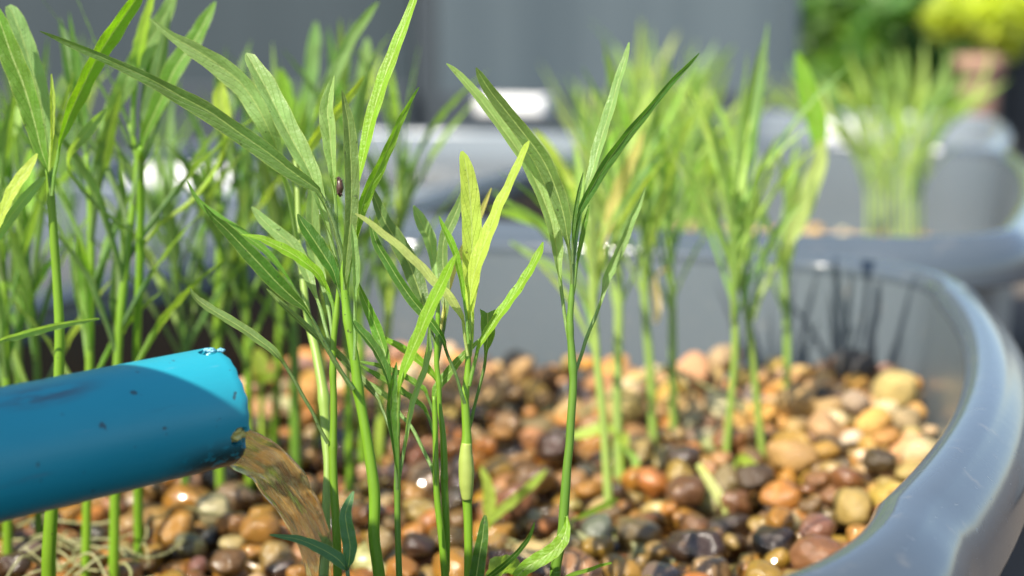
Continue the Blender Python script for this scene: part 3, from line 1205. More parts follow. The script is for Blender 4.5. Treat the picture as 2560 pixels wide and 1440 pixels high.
for lab, rows in groups.items():
    if len(rows) == 1:
        labels[rows[0][0]] = lab
        continue
    for rw in rows:                     # tell look-alikes apart by the stone lying next to them
        others = sorted((q for q in info_rows if q[0] != rw[0]), key=lambda q: (q[1] - rw[1]) ** 2 + (q[2] - rw[2]) ** 2)
        for q in others[:6]:
            side = ("right of" if rw[1] > q[1] else "left of") if abs(q[1] - rw[1]) > abs(q[2] - rw[2]) else ("in front of" if rw[2] > q[2] else "behind")
            cand = " ".join(w_ for w_ in (rw[5], rw[7], "pebble", side, "a", q[5], q[7], "one") if w_) + " " + rw[3]
            if len(cand.split()) > 16:
                cand = cand.replace(rw[5] + " ", "", 1)
            if len(cand.split()) > 16:
                cand = cand.replace(" a " + q[5], " a", 1)
            if len(cand.split()) > 16:
                cand = " ".join((rw[7], "pebble", side, "a", q[7], "one", rw[3]))
            if len(cand.split()) > 16:
                continue
            if cand not in labels.values():
                labels[rw[0]] = cand
                
                break
        else:
            labels[rw[0]] = lab
for i in chosen:
    r = recs[i]
    ob = bpy.data.objects.new("pebble", VAR3[r['var']])
    COL.objects.link(ob)
    ob.matrix_world = Matrix.Translation(r['p']) @ r['rot'].to_4x4() @ Matrix.Diagonal((*r['s'], 1))
    ob.color = r['col']
    tag(ob, labels[i], "pebble", "pebbles lying on top of the gravel in the main tub")

bm = bmesh.new()
vs_ = [bm.verts.new(UVZ(u, v, GZ - 0.014)) for u, v in ((-0.277, 0.2), (-0.022, 0.2), (-0.022, 0.546), (-0.277, 0.546))]
bm.faces.new(vs_)
o = mesh_obj("wet_silt", bm, mat_simple("dark silt", (0.018, 0.013, 0.009), (0.045, 0.03, 0.02), 60, 0.35, 0.4), smooth=False)
tag(o, "dark wet silt underneath the gravel in the main tub", "silt", kind="stuff")

# gravel in the next tub
peb2 = drop(-0.274, -0.010, 0.64, 1.15, lambda u, v: ZR - 0.078 + 0.003 * noise.noise(Vector((u * 20, v * 20, 9))), 1500, 0.005, 0.011, 9)
rs = []
for (p, a, b, c, u, v) in peb2:
    ci = rp.choices((0, 1, 2, 3, 6, 7), (24, 16, 18, 10, 10, 6))[0]
    rs.append(dict(p=p, s=(a, b, c), rot=Matrix.Rotation(rp.uniform(0, 6.28), 3, 'Z'), col=(*[x * rp.uniform(.9, 1.2) for x in PEB_COL[ci][1]], 0.1), var=rp.randrange(20)))
o = merged(rs, "gravel", GM)
tag(o, "pale orange gravel bed in the second tub around the bright clump", "gravel", kind="stuff")
bm = bmesh.new()
bm.faces.new([bm.verts.new(UVZ(u, v, ZR - 0.077)) for u, v in ((-0.275, 0.638), (-0.008, 0.638), (-0.008, 1.157), (-0.275, 1.157))])
o = mesh_obj("wet_silt", bm, bpy.data.materials["dark silt"], smooth=False)
tag(o, "dark silt underneath the gravel of the second tub", "silt", kind="stuff")
# water standing in the tubs alongside
for (u0, u1, v0, v1, dz, lab) in ((-0.632, -0.343, 0.16, 0.68, 0.035, "still water in the tub beside the thicket"), (-0.632, -0.343, 0.775, 1.28, 0.03, "still water in the empty looking tub")):
    bm = bmesh.new()
    bm.faces.new([bm.verts.new(UVZ(u, v, ZR - dz)) for u, v in ((u0, v0), (u1, v0), (u1, v1), (u0, v1))])
    o = mesh_obj("water", bm, mat_simple("tub water", (0.05, 0.05, 0.045), (0.10, 0.095, 0.085), 6, 0.12), smooth=False)
    tag(o, kind="structure")
#@@PART3
DS = 0.82
# ------------------------------------------------------------------ plants in sharp focus
D0 = 0.345
# the thick stemmed plant
A = plant_at(950, 1500, D0, "tall plant with the thickest stem and a small insect, beside the falling water")
stem_obj(A, [(951, 1510, 31), (948, 1440, 30), (935, 1340, 29), (936, 1234, 29), (921, 1123, 27), (907, 1040, 25), (895, 977, 26), (888, 910, 25), (871, 810, 22), (862, 729, 20), (862, 660, 18), (866, 600, 12)], D0, 'v', nodes=((893, 975), (871, 805), (862, 690)))
traced_leaf(A, [(855, 225, 2), (861, 255, 13), (871, 310, 26), (876, 380, 32), (879, 450, 33), (877, 540, 29), (869, 620, 22), (864, 680, 15)], [(863, 725, 9)], D0 - .002, 'o', tilt=10, fold=.55, tip_dz=-.004)
traced_leaf(A, [(1050, -60, 3), (1035, 0, 15), (1010, 65, 21), (985, 130, 27), (955, 210, 29), (925, 310, 27), (906, 400, 18), (893, 450, 14)], [(882, 540, 9), (872, 640, 9), (868, 700)], D0 + .004, 'v', tilt=-30, fold=.25, tip_dz=.006)
traced_leaf(A, [(1047, 218, 2), (1025, 255, 8), (1000, 302, 15), (975, 360, 20), (945, 425, 24), (916, 485, 26), (900, 540, 20)], [(885, 610, 10), (872, 680), (868, 720)], D0 + .005, 'v', tilt=35, fold=.3, tip_dz=.008)
traced_leaf(A, [(100, 78, 2), (130, 90, 8), (165, 105, 12), (225, 130, 18), (310, 168, 21), (380, 200, 27), (450, 240, 36), (525, 280, 40), (600, 333, 42), (675, 385, 39), (725, 425, 35), (770, 457, 27), (797, 477, 13)], [(815, 514, 13), (832, 550, 14), (840, 583, 14), (851, 620, 14), (858, 661, 13), (863, 710, 12)], D0, 'o', tilt=-32, fold=.28, tip_dz=-.012)
traced_leaf(A, [(615, 134, 4), (622, 142, 22), (634, 165, 32), (665, 220, 45), (695, 280, 46), (725, 340, 47), (750, 385, 45), (775, 432, 38), (797, 495, 26), (813, 550, 12)], [(829, 605, 11), (843, 661, 11), (852, 705, 11), (862, 745, 10)], D0 + .006, 'l', tilt=18, fold=.75, tip_dz=.004)
traced_leaf(A, [(835, 188, 3), (824, 235, 24), (819, 280, 34), (824, 320, 36), (828, 375, 28), (833, 430, 17)], [(838, 490, 8), (841, 540, 8), (843, 590, 8), (852, 640, 8)], D0 + .002, 'l', tilt=-15, fold=.9)
traced_leaf(A, [(744, 535, 3), (756, 558, 22), (769, 577, 30), (790, 608, 36), (812, 642, 34), (832, 675, 26), (841, 704, 13)], [(849, 728, 9), (862, 765, 9)], D0 + .003, 'd', tilt=20, fold=.3)
traced_leaf(A, [(509, 512, 2), (532, 542, 14), (565, 572, 26), (595, 603, 31), (634, 644, 37), (664, 676, 38), (690, 704, 38), (718, 731, 32), (743, 754, 24), (763, 771, 10)], [(784, 807, 12), (809, 854, 12), (837, 904, 12), (862, 943, 11), (884, 974, 12)], D0 - .004, 'd', tilt=-12, fold=.22, tip_dz=-.010)
traced_leaf(A, [(879, 560, 3), (884, 600, 14), (888, 660, 18), (889, 700, 15), (887, 730, 8)], [(887, 790, 8), (888, 850, 9), (886, 900)], D0 - .006, 'l', tilt=25, fold=.6)
# insect on the leaf
ins_c = P(849, 469, D0 + .0005)
ins = thing("insect", "tiny dark bristly insect clinging between two upright leaves of the thick plant", "insect", ins_c)
pp = [P(846, 444, D0 + .0005), P(849, 455, D0 - .0005), P(850, 468, D0 - .0006), P(849, 480, D0 - .0003), P(851, 492, D0)]
INS = mat_simple("insect shell", (0.008, 0.005, 0.004), (0.12, 0.06, 0.045), 2200, 0.35)
mesh_obj("body", tube_bm(pp, [.0003, .0006, .00075, .0006, .0002], 12, n=22, org=ins_c), INS, ins)
for i, (x0_, y0_, x1_, y1_) in enumerate(((847, 452, 841, 449), (847, 462, 841, 468), (847, 472, 841, 470), (847, 482, 841, 488), (851, 455, 858, 450), (851, 470, 858, 474), (851, 484, 857, 490), (846, 446, 838, 447))):
    mesh_obj("leg", tube_bm([P(x0_, y0_, D0 - .0005), P((x0_ + x1_) / 2, (y0_ + y1_) / 2 - 2, D0 - .0012), P(x1_, y1_, D0 - .0005)], [.00013, .0001, .00006], 6, n=7, org=ins_c), INS, ins)

# the plant close beside it, behind the water
Dp = plant_at(844, 1500, .350, "plant with paired petioles rising close against the pale stem, behind the water stream")
stem_obj(Dp, [(846, 1500, 22), (844, 1440, 22), (843, 1373, 21), (839, 1290, 21), (834, 1207, 21), (832, 1123, 20), (834, 1060, 18), (834, 993, 17), (832, 924, 16), (834, 854, 15), (840, 793, 15), (845, 740, 12), (850, 690, 9)], .350, 'v', nodes=((832, 1115), (832, 925), (840, 790)))
traced_leaf(Dp, [(604, 586, 2), (651, 596, 13), (690, 614, 20), (732, 636, 24), (768, 661, 23), (796, 686, 19), (811, 712, 12)], [(826, 743, 11), (834, 770, 10), (836, 800, 10)], .350, 'v', tilt=40, fold=.25)
traced_leaf(Dp, [(629, 517, 4), (642, 533, 16), (657, 550, 23), (690, 580, 29), (726, 610, 33), (751, 645, 29), (772, 695, 24), (789, 740, 9)], [(801, 771, 9), (812, 813, 9), (823, 854, 9), (830, 900, 9)], .362, 'l', tilt=10, fold=.5, d_base=.352)
traced_leaf(Dp, [(475, 720, 2), (487, 743, 12), (512, 763, 17), (551, 788, 19), (593, 813, 20), (634, 841, 20), (671, 868, 19), (696, 892, 13)], [(707, 904, 9), (723, 929, 9), (743, 963, 9), (759, 993, 9), (782, 1032, 9), (800, 1072, 9), (820, 1108, 10)], .345, 'o', tilt=30, fold=.4, d_base=.349)
traced_leaf(Dp, [(788, 395, 4), (782, 470, 22), (780, 540, 30), (783, 620, 34), (800, 690, 24)], [(815, 745, 9), (826, 800, 9), (832, 850, 9)], .368, 'l', tilt=20, fold=.3, d_base=.352)
E = plant_at(809, 1490, .354, "pale sunlit stem right behind the water stream, its blade arching high over the thicket")
stem_obj(E, [(808, 1500, 26), (809, 1440, 25), (813, 1373, 24), (816, 1262, 22), (819, 1165, 20), (815, 1090, 26), (809, 993, 27), (798, 924, 24), (787, 870, 22), (770, 800, 18), (760, 720, 16), (750, 640, 14), (746, 560, 14), (743, 466, 13), (738, 400, 9)], .354, 'q', d_top=.392, nodes=((810, 1000), (760, 720)))
traced_leaf(E, [(375, 45, 3), (430, 90, 20), (490, 125, 36), (550, 165, 46), (600, 205, 48), (640, 260, 46), (668, 315, 40), (690, 365, 30), (700, 410, 15)], [(718, 470, 13), (731, 530, 12), (741, 590, 12), (750, 650, 12)], .366, 'l', tilt=-25, fold=.3, d_base=.388, tip_dz=-.004)
traced_leaf(E, [(468, 452, 2), (487, 490, 9), (512, 520, 15), (545, 545, 18), (600, 580, 18), (660, 625, 16), (700, 670, 10)], [(735, 720, 8), (765, 780, 9), (780, 830, 9)], .372, 'g', tilt=35, fold=.3, d_base=.374)
traced_leaf(E, [(910, 190, 3), (880, 232, 14), (850, 270, 20), (815, 310, 24), (785, 350, 22), (765, 390, 12)], [(750, 440, 9), (744, 500, 9)], .400, 'y', tilt=30, fold=.3)

# thin stem with the folded dark leaf
H = plant_at(998, 1500, .340, "thin single stem with a folded dark leaf, between the thick stem and the twin stems")
stem_obj(H, [(999, 1500, 17), (998, 1440, 16), (994, 1318, 15), (993, 1220, 15), (993, 1179, 14), (994, 1095, 11), (995, 1058, 10)], .340, 'g', nodes=((993, 1220), (995, 1060)))
traced_leaf(H, [(1143, 633, 3), (1128, 660, 15), (1116, 688, 22), (1097, 727, 27), (1074, 774, 28), (1052, 827, 27), (1027, 885, 25), (1009, 930, 18), (999, 962, 10)], [(997, 1000, 9), (995, 1040, 9), (994, 1090, 9)], .337, 'v', tilt=-35, fold=.2, tip_dz=-.006)
traced_leaf(H, [(991, 905, 2), (985, 938, 14), (979, 980, 22), (976, 1030, 26), (980, 1070, 22), (985, 1110, 15), (989, 1150, 9)], [(992, 1190, 8), (993, 1225, 8)], .334, 'd', tilt=15, fold=1.0)
traced_leaf(H, [(883, 803, 6), (894, 822, 18), (916, 847, 20), (938, 877, 21), (958, 916, 19), (970, 950, 14), (979, 1000, 9)], [(986, 1060, 8), (991, 1110, 8)], .338, 'd', tilt=35, fold=.7)
traced_leaf(H, [(1072, 815, 3), (1069, 874, 14), (1058, 924, 14), (1041, 969, 13), (1027, 1013, 13), (1017, 1070, 10)], [(1008, 1137, 9), (1001, 1179, 8), (996, 1215, 8)], .341, 'l', tilt=40, fold=.6)
traced_leaf(H, [(666, 722, 2), (684, 741, 8), (718, 774, 12), (754, 807, 14), (787, 838, 16), (823, 868, 17), (855, 899, 16), (885, 932, 15), (918, 965, 15), (943, 996, 9)], [(955, 1020, 8), (967, 1050, 8), (980, 1090, 8), (990, 1140, 8)], .352, 'o', tilt=25, fold=.7, d_base=.343)
traced_leaf(H, [(888, 690, 3), (905, 735, 14), (925, 780, 22), (945, 830, 26), (962, 880, 22), (973, 925, 10)], [(982, 985, 8), (990, 1050, 8)], .351, 'g', tilt=-20, fold=.35, d_base=.342)

# the twin thin stems
I = plant_at(1115, 1490, .350, "twin slim stems crossing at their foot, with thin arching leaves")
stem_obj(I, [(1117, 1500, 20), (1113, 1440, 20), (1104, 1346, 17), (1096, 1276, 17), (1090, 1207, 16), (1089, 1137, 14), (1088, 1068, 13), (1087, 1030, 11), (1085, 990, 9)], .350, 'v', nodes=((1083, 1175), (1088, 1040)))
stem_obj(I, [(1117, 1430, 15), (1117, 1346, 16), (1114, 1276, 18), (1111, 1207, 18), (1110, 1137, 17), (1106, 1068, 14), (1099, 1020, 13), (1097, 958, 13), (1092, 916, 13), (1092, 874, 13), (1094, 833, 12), (1095, 791, 11), (1096, 745, 8)], .353, 'v', nodes=((1111, 1195), (1098, 955), (1095, 791)), sink=False)
traced_leaf(I, [(1205, 842, 2), (1186, 863, 9), (1158, 890, 15), (1138, 913, 20), (1113, 944, 22), (1094, 968, 19), (1085, 992, 10)], [(1086, 1015, 8), (1088, 1045, 8)], .356, 'g', tilt=-25, fold=.3)
traced_leaf(I, [(898, 905, 3), (936, 913, 9), (991, 932, 12), (1027, 953, 14), (1058, 974, 11)], [(1069, 991, 8), (1080, 1019, 8), (1087, 1042, 8)], .355, 'g', tilt=40, fold=.6)
traced_leaf(I, [(898, 912, 3), (936, 938, 12), (977, 963, 14), (1005, 983, 14), (1033, 1002, 14), (1056, 1020, 10)], [(1072, 1044, 8), (1080, 1069, 8), (1087, 1105, 8)], .352, 'g', tilt=45, fold=.7)
traced_leaf(I, [(946, 840, 3), (965, 849, 10), (991, 863, 15), (1033, 889, 18), (1069, 922, 16), (1088, 946, 9)], [(1096, 968, 8), (1098, 1000, 8)], .362, 'v', tilt=30, fold=.3)
traced_leaf(I, [(908, 948, 3), (938, 970, 14), (966, 991, 13), (988, 1016, 10)], [(1004, 1040, 9), (1029, 1068, 9), (1057, 1123, 9), (1079, 1168, 9), (1088, 1200, 9)], .356, 'l', tilt=20, fold=.4, d_base=.350)
traced_leaf(I, [(924, 462, 3), (933, 484, 15), (947, 520, 23), (963, 556, 29), (983, 588, 34), (1004, 625, 39), (1024, 662, 41), (1040, 705, 40), (1054, 745, 30), (1067, 790, 12)], [(1078, 825, 8), (1088, 865, 8), (1094, 905, 8)], .360, 'o', tilt=15, fold=.45, d_base=.354)
traced_leaf(I, [(1154, 478, 2), (1148, 512, 17), (1134, 545, 25), (1119, 578, 25), (1109, 606, 21), (1107, 650, 24), (1111, 700, 27), (1114, 745, 23), (1115, 783, 10)], [(1110, 820, 8), (1102, 860, 8), (1095, 900, 8)], .364, 'o', tilt=-20, fold=.4, d_base=.354)
traced_leaf(I, [(1034, 514, 4), (1045, 541, 23), (1060, 571, 30), (1073, 600, 28), (1081, 640, 20), (1088, 690, 13)], [(1094, 740, 8), (1095, 790, 8), (1094, 835, 8)], .368, 'l', tilt=20, fold=.5, d_base=.354)
traced_leaf(I, [(1228, 470, 3), (1213, 504, 10), (1199, 540, 13), (1177, 588, 16), (1152, 634, 17), (1130, 684, 15), (1116, 740, 10)], [(1106, 795, 8), (1098, 845, 8)], .370, 'k', tilt=20, fold=.3, d_base=.354, label="straw yellow ageing leaf")

# the plant with the swollen stem
B = plant_at(1171, 1500, .345, "plant with a pale spindle shaped swelling on its stem and a yellow blade")
stem_obj(B, [(1171, 1500, 22), (1171, 1440, 22), (1171, 1373, 21), (1170, 1304, 22), (1168, 1256, 24), (1167, 1232, 29), (1166, 1207, 35), (1166, 1179, 37.5), (1165, 1151, 35), (1165, 1125, 31), (1167, 1096, 25), (1166, 1069, 22), (1163, 1013, 20), (1162, 983, 20), (1168, 952, 17), (1170, 902, 15), (1172, 852, 14), (1174, 815, 10)], .345, 'v', nodes=((1162, 985), (1169, 950), (1172, 850)))
o = mesh_obj("swelling", tube_bm([P(x, y, .3445) for x, y in ((1166.5, 1108), (1165, 1128), (1165, 1151), (1166, 1179), (1166, 1207), (1167, 1232), (1168, 1250))], [q * .3445 * DS / F / 2 for q in (24, 31, 37, 39.5, 37.5, 31, 25)], 16, n=24, org=B.location), SM, B)
o.color = (0.40, 0.46, 0.11, 1)
o['label'] = "pale spindle shaped swelling of the stem"
traced_leaf(B, [(888, 534, 3), (916, 551, 12), (949, 579, 15), (986, 607, 17), (1019, 637, 18), (1052, 668, 20), (1080, 700, 20), (1116, 736, 20), (1137, 764, 18), (1154, 792, 11)], [(1159, 815, 8), (1163, 850, 8), (1170, 890, 8)], .341, 'w', tilt=30, fold=.35, tip_dz=-.006)
traced_leaf(B, [(1154, 378, 6), (1160, 396, 22), (1166, 423, 31), (1171, 451, 36), (1174, 479, 41), (1177, 520, 43), (1179, 562, 44), (1180, 618, 44), (1179, 660, 42), (1178, 701, 36), (1179, 735, 24), (1180, 765, 12)], [(1181, 790, 9), (1180, 840, 9), (1175, 890, 9)], .347, 'y', tilt=8, fold=.18, label="broad yellow blade with a pale midrib")
traced_leaf(B, [(1323, 352, 3), (1313, 373, 14), (1294, 415, 17), (1272, 465, 19), (1252, 504, 22), (1236, 546, 25), (1216, 596, 30), (1199, 640, 31), (1184, 690, 31), (1178, 725, 28), (1174, 755, 20), (1173, 776, 11)], [(1174, 800, 9), (1174, 850, 9)], .342, 'y', tilt=-38, fold=.25, tip_dz=-.004)
traced_leaf(B, [(1358, 605, 3), (1349, 632, 16), (1330, 668, 18), (1307, 706, 20), (1283, 741, 21), (1252, 783, 21), (1227, 819, 18), (1211, 844, 16), (1199, 863, 10)], [(1188, 902, 9), (1179, 936, 10), (1173, 965, 10)], .344, 'v', tilt=-40, fold=.3)
traced_leaf(B, [(1219, 782, 33), (1219, 800, 33), (1219, 820, 33), (1219, 838, 30), (1218, 857, 21), (1215, 873, 10)], [(1211, 916, 8), (1199, 966, 8), (1188, 1008, 8), (1179, 1049, 9), (1171, 1075, 10)], .348, 'g', tilt=10, fold=.5, cut=True, label="leaf with its tip bitten off square")
traced_leaf(B, [(1097, 540, 2), (1108, 568, 11), (1122, 596, 15), (1136, 629, 16), (1147, 673, 14), (1154, 709, 11), (1158, 740, 8)], [(1161, 758, 7), (1166, 791, 7), (1169, 830, 8), (1171, 860, 8)], .340, 'v', tilt=30, fold=.5)
traced_leaf(B, [(924, 540, 2), (930, 570, 12), (944, 612, 19), (969, 654, 21), (997, 700, 23), (1027, 744, 24), (1052, 774, 24), (1076, 802, 21), (1097, 831, 17), (1110, 853, 11)], [(1116, 880, 8), (1130, 913, 8), (1144, 949, 8), (1153, 983, 9), (1162, 1010, 9)], .341, 'd', tilt=-15, fold=.5)

# tall splayed plant
C = plant_at(1388, 1470, .350, "tall plant with four splayed long blades and a bright curved bract at its foot")
stem_obj(C, [(1386, 1480, 27), (1389, 1420, 27), (1406, 1332, 26), (1409, 1290, 25), (1414, 1221, 24), (1418, 1165, 22), (1424, 1109, 21), (1427, 1054, 21), (1433, 960, 20), (1430, 893, 20), (1426, 838, 17), (1425, 796, 17), (1428, 754, 14), (1430, 713, 11), (1433, 657, 10), (1436, 600, 8)], .350, 'g', nodes=((1440, 918), (1427, 820), (1429, 752)))
traced_leaf(C, [(1190, 169, 3), (1206, 197, 21), (1228, 231, 27), (1255, 265, 31), (1285, 303, 33), (1315, 341, 35), (1346, 382, 37), (1372, 428, 38), (1395, 488, 38), (1410, 541, 33), (1417, 586, 20)], [(1422, 618, 9), (1428, 660, 9), (1431, 710, 9)], .348, 'o', tilt=-15, fold=.3, tip_dz=-.008)
traced_leaf(C, [(1116, 159, 3), (1145, 186, 15), (1179, 224, 20), (1213, 265, 23), (1247, 310, 26), (1281, 356, 27), (1312, 403, 29), (1338, 452, 33), (1361, 504, 35), (1380, 560, 33), (1391, 625, 25), (1396, 672, 13)], [(1402, 715, 9), (1411, 782, 9), (1417, 823, 9), (1426, 870, 9)], .357, 'l', tilt=20, fold=.8, d_base=.351)
traced_leaf(C, [(1573, 106, 3), (1567, 137, 13), (1551, 186, 17), (1538, 231, 20), (1523, 284, 23), (1506, 337, 25), (1493, 382, 23), (1480, 431, 19), (1469, 464, 11)], [(1455, 520, 8), (1444, 575, 8), (1436, 640, 8)], .356, 'l', tilt=-30, fold=.5, d_base=.351)
traced_leaf(C, [(1748, 133, 2), (1720, 163, 9), (1689, 193, 12), (1648, 242, 14), (1606, 292, 18), (1568, 337, 22), (1534, 382, 24), (1508, 420, 24), (1482, 465, 22), (1459, 507, 17), (1443, 546, 9)], [(1436, 590, 8), (1434, 640, 8)], .347, 'd', tilt=25, fold=.5, tip_dz=-.008)
traced_leaf(C, [(1458, 431, 2), (1447, 480, 9), (1438, 530, 10), (1433, 575, 9)], [(1432, 620, 8), (1432, 660, 8)], .346, 'd', tilt=10, fold=.8)
traced_leaf(C, [(1473, 512, 3), (1462, 555, 11), (1454, 595, 11), (1447, 630, 9)], [(1441, 670, 7), (1436, 715, 8), (1431, 745, 8)], .353, 'g', tilt=20, fold=.6)
traced_leaf(C, [(1613, 468, 2), (1599, 507, 12), (1580, 545, 17), (1564, 591, 18), (1547, 627, 21), (1530, 665, 22), (1515, 698, 18), (1506, 738, 9)], [(1492, 782, 9), (1467, 843, 9), (1456, 879, 9), (1442, 920, 9), (1434, 945, 9)], .362, 'l', tilt=20, fold=.6, d_base=.351)
traced_leaf(C, [(1290, 1445, 22), (1310, 1424, 30), (1338, 1405, 34), (1379, 1380, 34), (1406, 1350, 30), (1417, 1318, 16), (1416, 1290, 12)], [], .343, 'v', tilt=15, fold=.2, d_base=.347, label="bright bract curling from the stem foot")
SD = "seed leaves and young shoots at gravel level"


def seedling(label, base, d, parts, stemw=9, cat="seedling"):
    t = thing("seedling", label, cat, P(base[0], base[1], d), SD)
    stem_obj(t, [(base[0], base[1] + 30, stemw), (base[0], base[1], stemw), (base[2], base[3], stemw)], d, parts[0][1], sink=True)
    for spec, tint, tilt, dz in parts:
        traced_leaf(t, spec, [(base[2], base[3], stemw * .8), (base[0], (base[1] + base[3]) / 2, stemw * .7)], d, tint, tilt=tilt, fold=.15, tip_dz=dz)
    return t


seedling("blue green seedling with two forked lobes in the shade before the water", (874, 1480, 868, 1425), .338,
         [([(674, 1337, 3), (700, 1341, 9), (751, 1350, 18), (807, 1374, 27), (845, 1398, 30), (862, 1418, 16)], 'b', 20, -.004),
          ([(884, 1228, 4), (873, 1255, 18), (864, 1285, 26), (868, 1322, 32), (875, 1362, 33), (873, 1400, 24)], 'b', -15, .002)], 10)
DS = 1.0
seedling("yellow forked seedling lit by sun to one side of the swollen stem", (1215, 1350, 1222, 1318), .392,
         [([(1202, 1166, 4), (1210, 1185, 15), (1219, 1212, 22), (1223, 1245, 30), (1222, 1275, 27), (1222, 1300, 14)], 'y', 10, .002),
          ([(1367, 1174, 3), (1343, 1198, 18), (1310, 1229, 21), (1277, 1256, 22), (1245, 1281, 22), (1228, 1302, 13)], 'y', 15, .004)], 9)
DS = 0.84
seedling("short dark upright blade in front of the swollen stem", (1180, 1540, 1185, 1480), .333,
         [([(1213, 1288, 6), (1210, 1312, 19), (1206, 1346, 26), (1199, 1387, 31), (1191, 1440, 34), (1186, 1475, 22)], 'd', 5, .002)], 12)
seedling("thin dark curved shoot bending up beside the short blade", (1185, 1500, 1195, 1468), .336,
         [([(1336, 1305, 2), (1327, 1334, 8), (1307, 1365, 11), (1282, 1393, 12), (1254, 1418, 13), (1222, 1443, 13)], 'd', 30, -.004)], 10)
seedling("pale rounded seed leaf lying low between the dark blade and the bright bract", (1245, 1500, 1248, 1478), .352,
         [([(1292, 1438, 8), (1280, 1424, 30), (1262, 1420, 50), (1240, 1430, 55), (1232, 1460, 30)], 'l', 50, .01)], 8)
seedling("slender green runner lying over the gravel by the splayed plant's foot", (1400, 1470, 1410, 1445), .352,
         [([(1529, 1407, 4), (1500, 1414, 7), (1477, 1423, 9), (1445, 1432, 9), (1421, 1440, 9)], 'v', 10, .004)], 7)
DS = 1.0
seedling("olive shoot lying across the pebbles by the brown streaked stem", (1425, 1310, 1435, 1298), .378,
         [([(1545, 1246, 3), (1520, 1258, 12), (1480, 1278, 13), (1450, 1292, 10)], 'v', 20, .006)], 7)
DS = 1.0
seedling("pale yellow broken stalk lying bent on the pebbles", (1815, 1300, 1812, 1275), .405,
         [([(1745, 1160, 12), (1762, 1185, 18), (1785, 1222, 22), (1805, 1255, 26)], 'w', 10, .01)], 14)
DS = 1.0
seedling("yellow green drooping leaf at the foot of the crossing stems", (1840, 1190, 1838, 1160), .425,
         [([(1915, 1225, 6), (1905, 1200, 26), (1880, 1170, 32), (1855, 1145, 22)], 'y', 20, -.004)], 9)
DS = 1.0
seedling("small yellow leafy tuft by the foot of the pale broad stem", (1555, 1170, 1553, 1120), .445,
         [([(1420, 1090, 6), (1455, 1085, 22), (1500, 1072, 26), (1535, 1080, 12)], 'y', 30, .0), ([(1565, 1080, 8), (1562, 1105, 22), (1558, 1120, 12)], 'y', 0, .0), ([(1575, 1215, 4), (1590, 1160, 18), (1572, 1130, 12)], 'v', 10, -.006)], 10)
DS = 1.0
seedling("short yellow seedling beside the twin thin stems' far side", (655, 1030, 650, 960), .47,
         [([(640, 870, 8), (648, 900, 40), (652, 935, 30)], 'y', 20, 0), ([(690, 925, 6), (675, 940, 20), (660, 950, 14)], 'y', 20, 0), ([(612, 900, 6), (625, 930, 26), (640, 955, 16)], 'k', 10, 0)], 14)
#@@PART4
# ------------------------------------------------------------------ softer plants behind
def rand_leaf(plant, base, out, up, L, wdt, tint, rnd, droop=0.25, pet=0.35):
    """leaf growing from base: rises along up, leans to out"""
    _seed[0] += 1
    pts, wid, roll, refs = [], [], [], []
    M = 8
    p = base.copy()
    for i in range(M + 1):
        t = i / M
        dirn = (up * (1 - 0.3 * t) + out * (0.35 + droop * 2 * t)).normalized()
        pts.append(p.copy())
        if t < pet:
            wid.append(wdt * .30); roll.append(1)
        else:
            s = (t - pet) / (1 - pet)
            wid.append(wdt * max(0.02, min(1, s * 4.5 + .35) * (1 - s ** 2.4)))
            roll.append(0 if s > .05 else .5)
        refs.append((up * .8 - out * .9).normalized())
        p = p + dirn * (L / M)
    bm = leaf_bm(pts, wid, roll, refs, rnd.uniform(.15, .6), plant.location, n=20, seed=_seed[0])
    o = mesh_obj("leaf", bm, LM, plant)
    o.color = vary(TINT[tint], rnd, 0.15)
    return o


def soft_plant(label, pxs, d, tint, seed, nl=7, L=0.045, wd=0.0042, d_top=None, tints='gvly', first=0.35, spread=(.6, 1.2), name="water_spinach_plant"):
    rnd = random.Random(seed)
    t = plant_at(pxs[0][0], pxs[0][1], d, label, name)
    st = stem_obj(t, pxs, d, tint, d_top=d_top)
    m = len(pxs)
    pts = [P(x, y, d + ((d_top or d) - d) * i / (m - 1)) for i, (x, y, w_) in enumerate(pxs)]
    pp, _, _ = catmull(pts, [[0]] * m, 60)
    az = rnd.uniform(0, 6.28)
    for j in range(nl):
        f = first + (1 - first) * (j + 0.5) / nl if nl > 1 else .9
        i = min(int(f * 59), 59)
        T = (pp[min(i + 1, 59)] - pp[max(i - 1, 0)]).normalized()
        az += 2.4 + rnd.uniform(-.4, .4)
        out = Vector((math.cos(az), math.sin(az) * .8, 0))
        k = 1.1 - 0.5 * abs(f - .7)
        rand_leaf(t, pp[i], out * rnd.uniform(*spread), T, L * k * rnd.uniform(.8, 1.2), wd * rnd.uniform(.75, 1.2), rnd.choice(tints), rnd, droop=rnd.uniform(.0, .28))
    # the folded top leaf
    rand_leaf(t, pp[58], Vector((rnd.uniform(-.25, .25), rnd.uniform(-.2, .2), 0)), (pp[59] - pp[56]).normalized(), L * .9, wd * .8, rnd.choice(tints), rnd, droop=0, pet=.15)
    return t


DS = 0.84
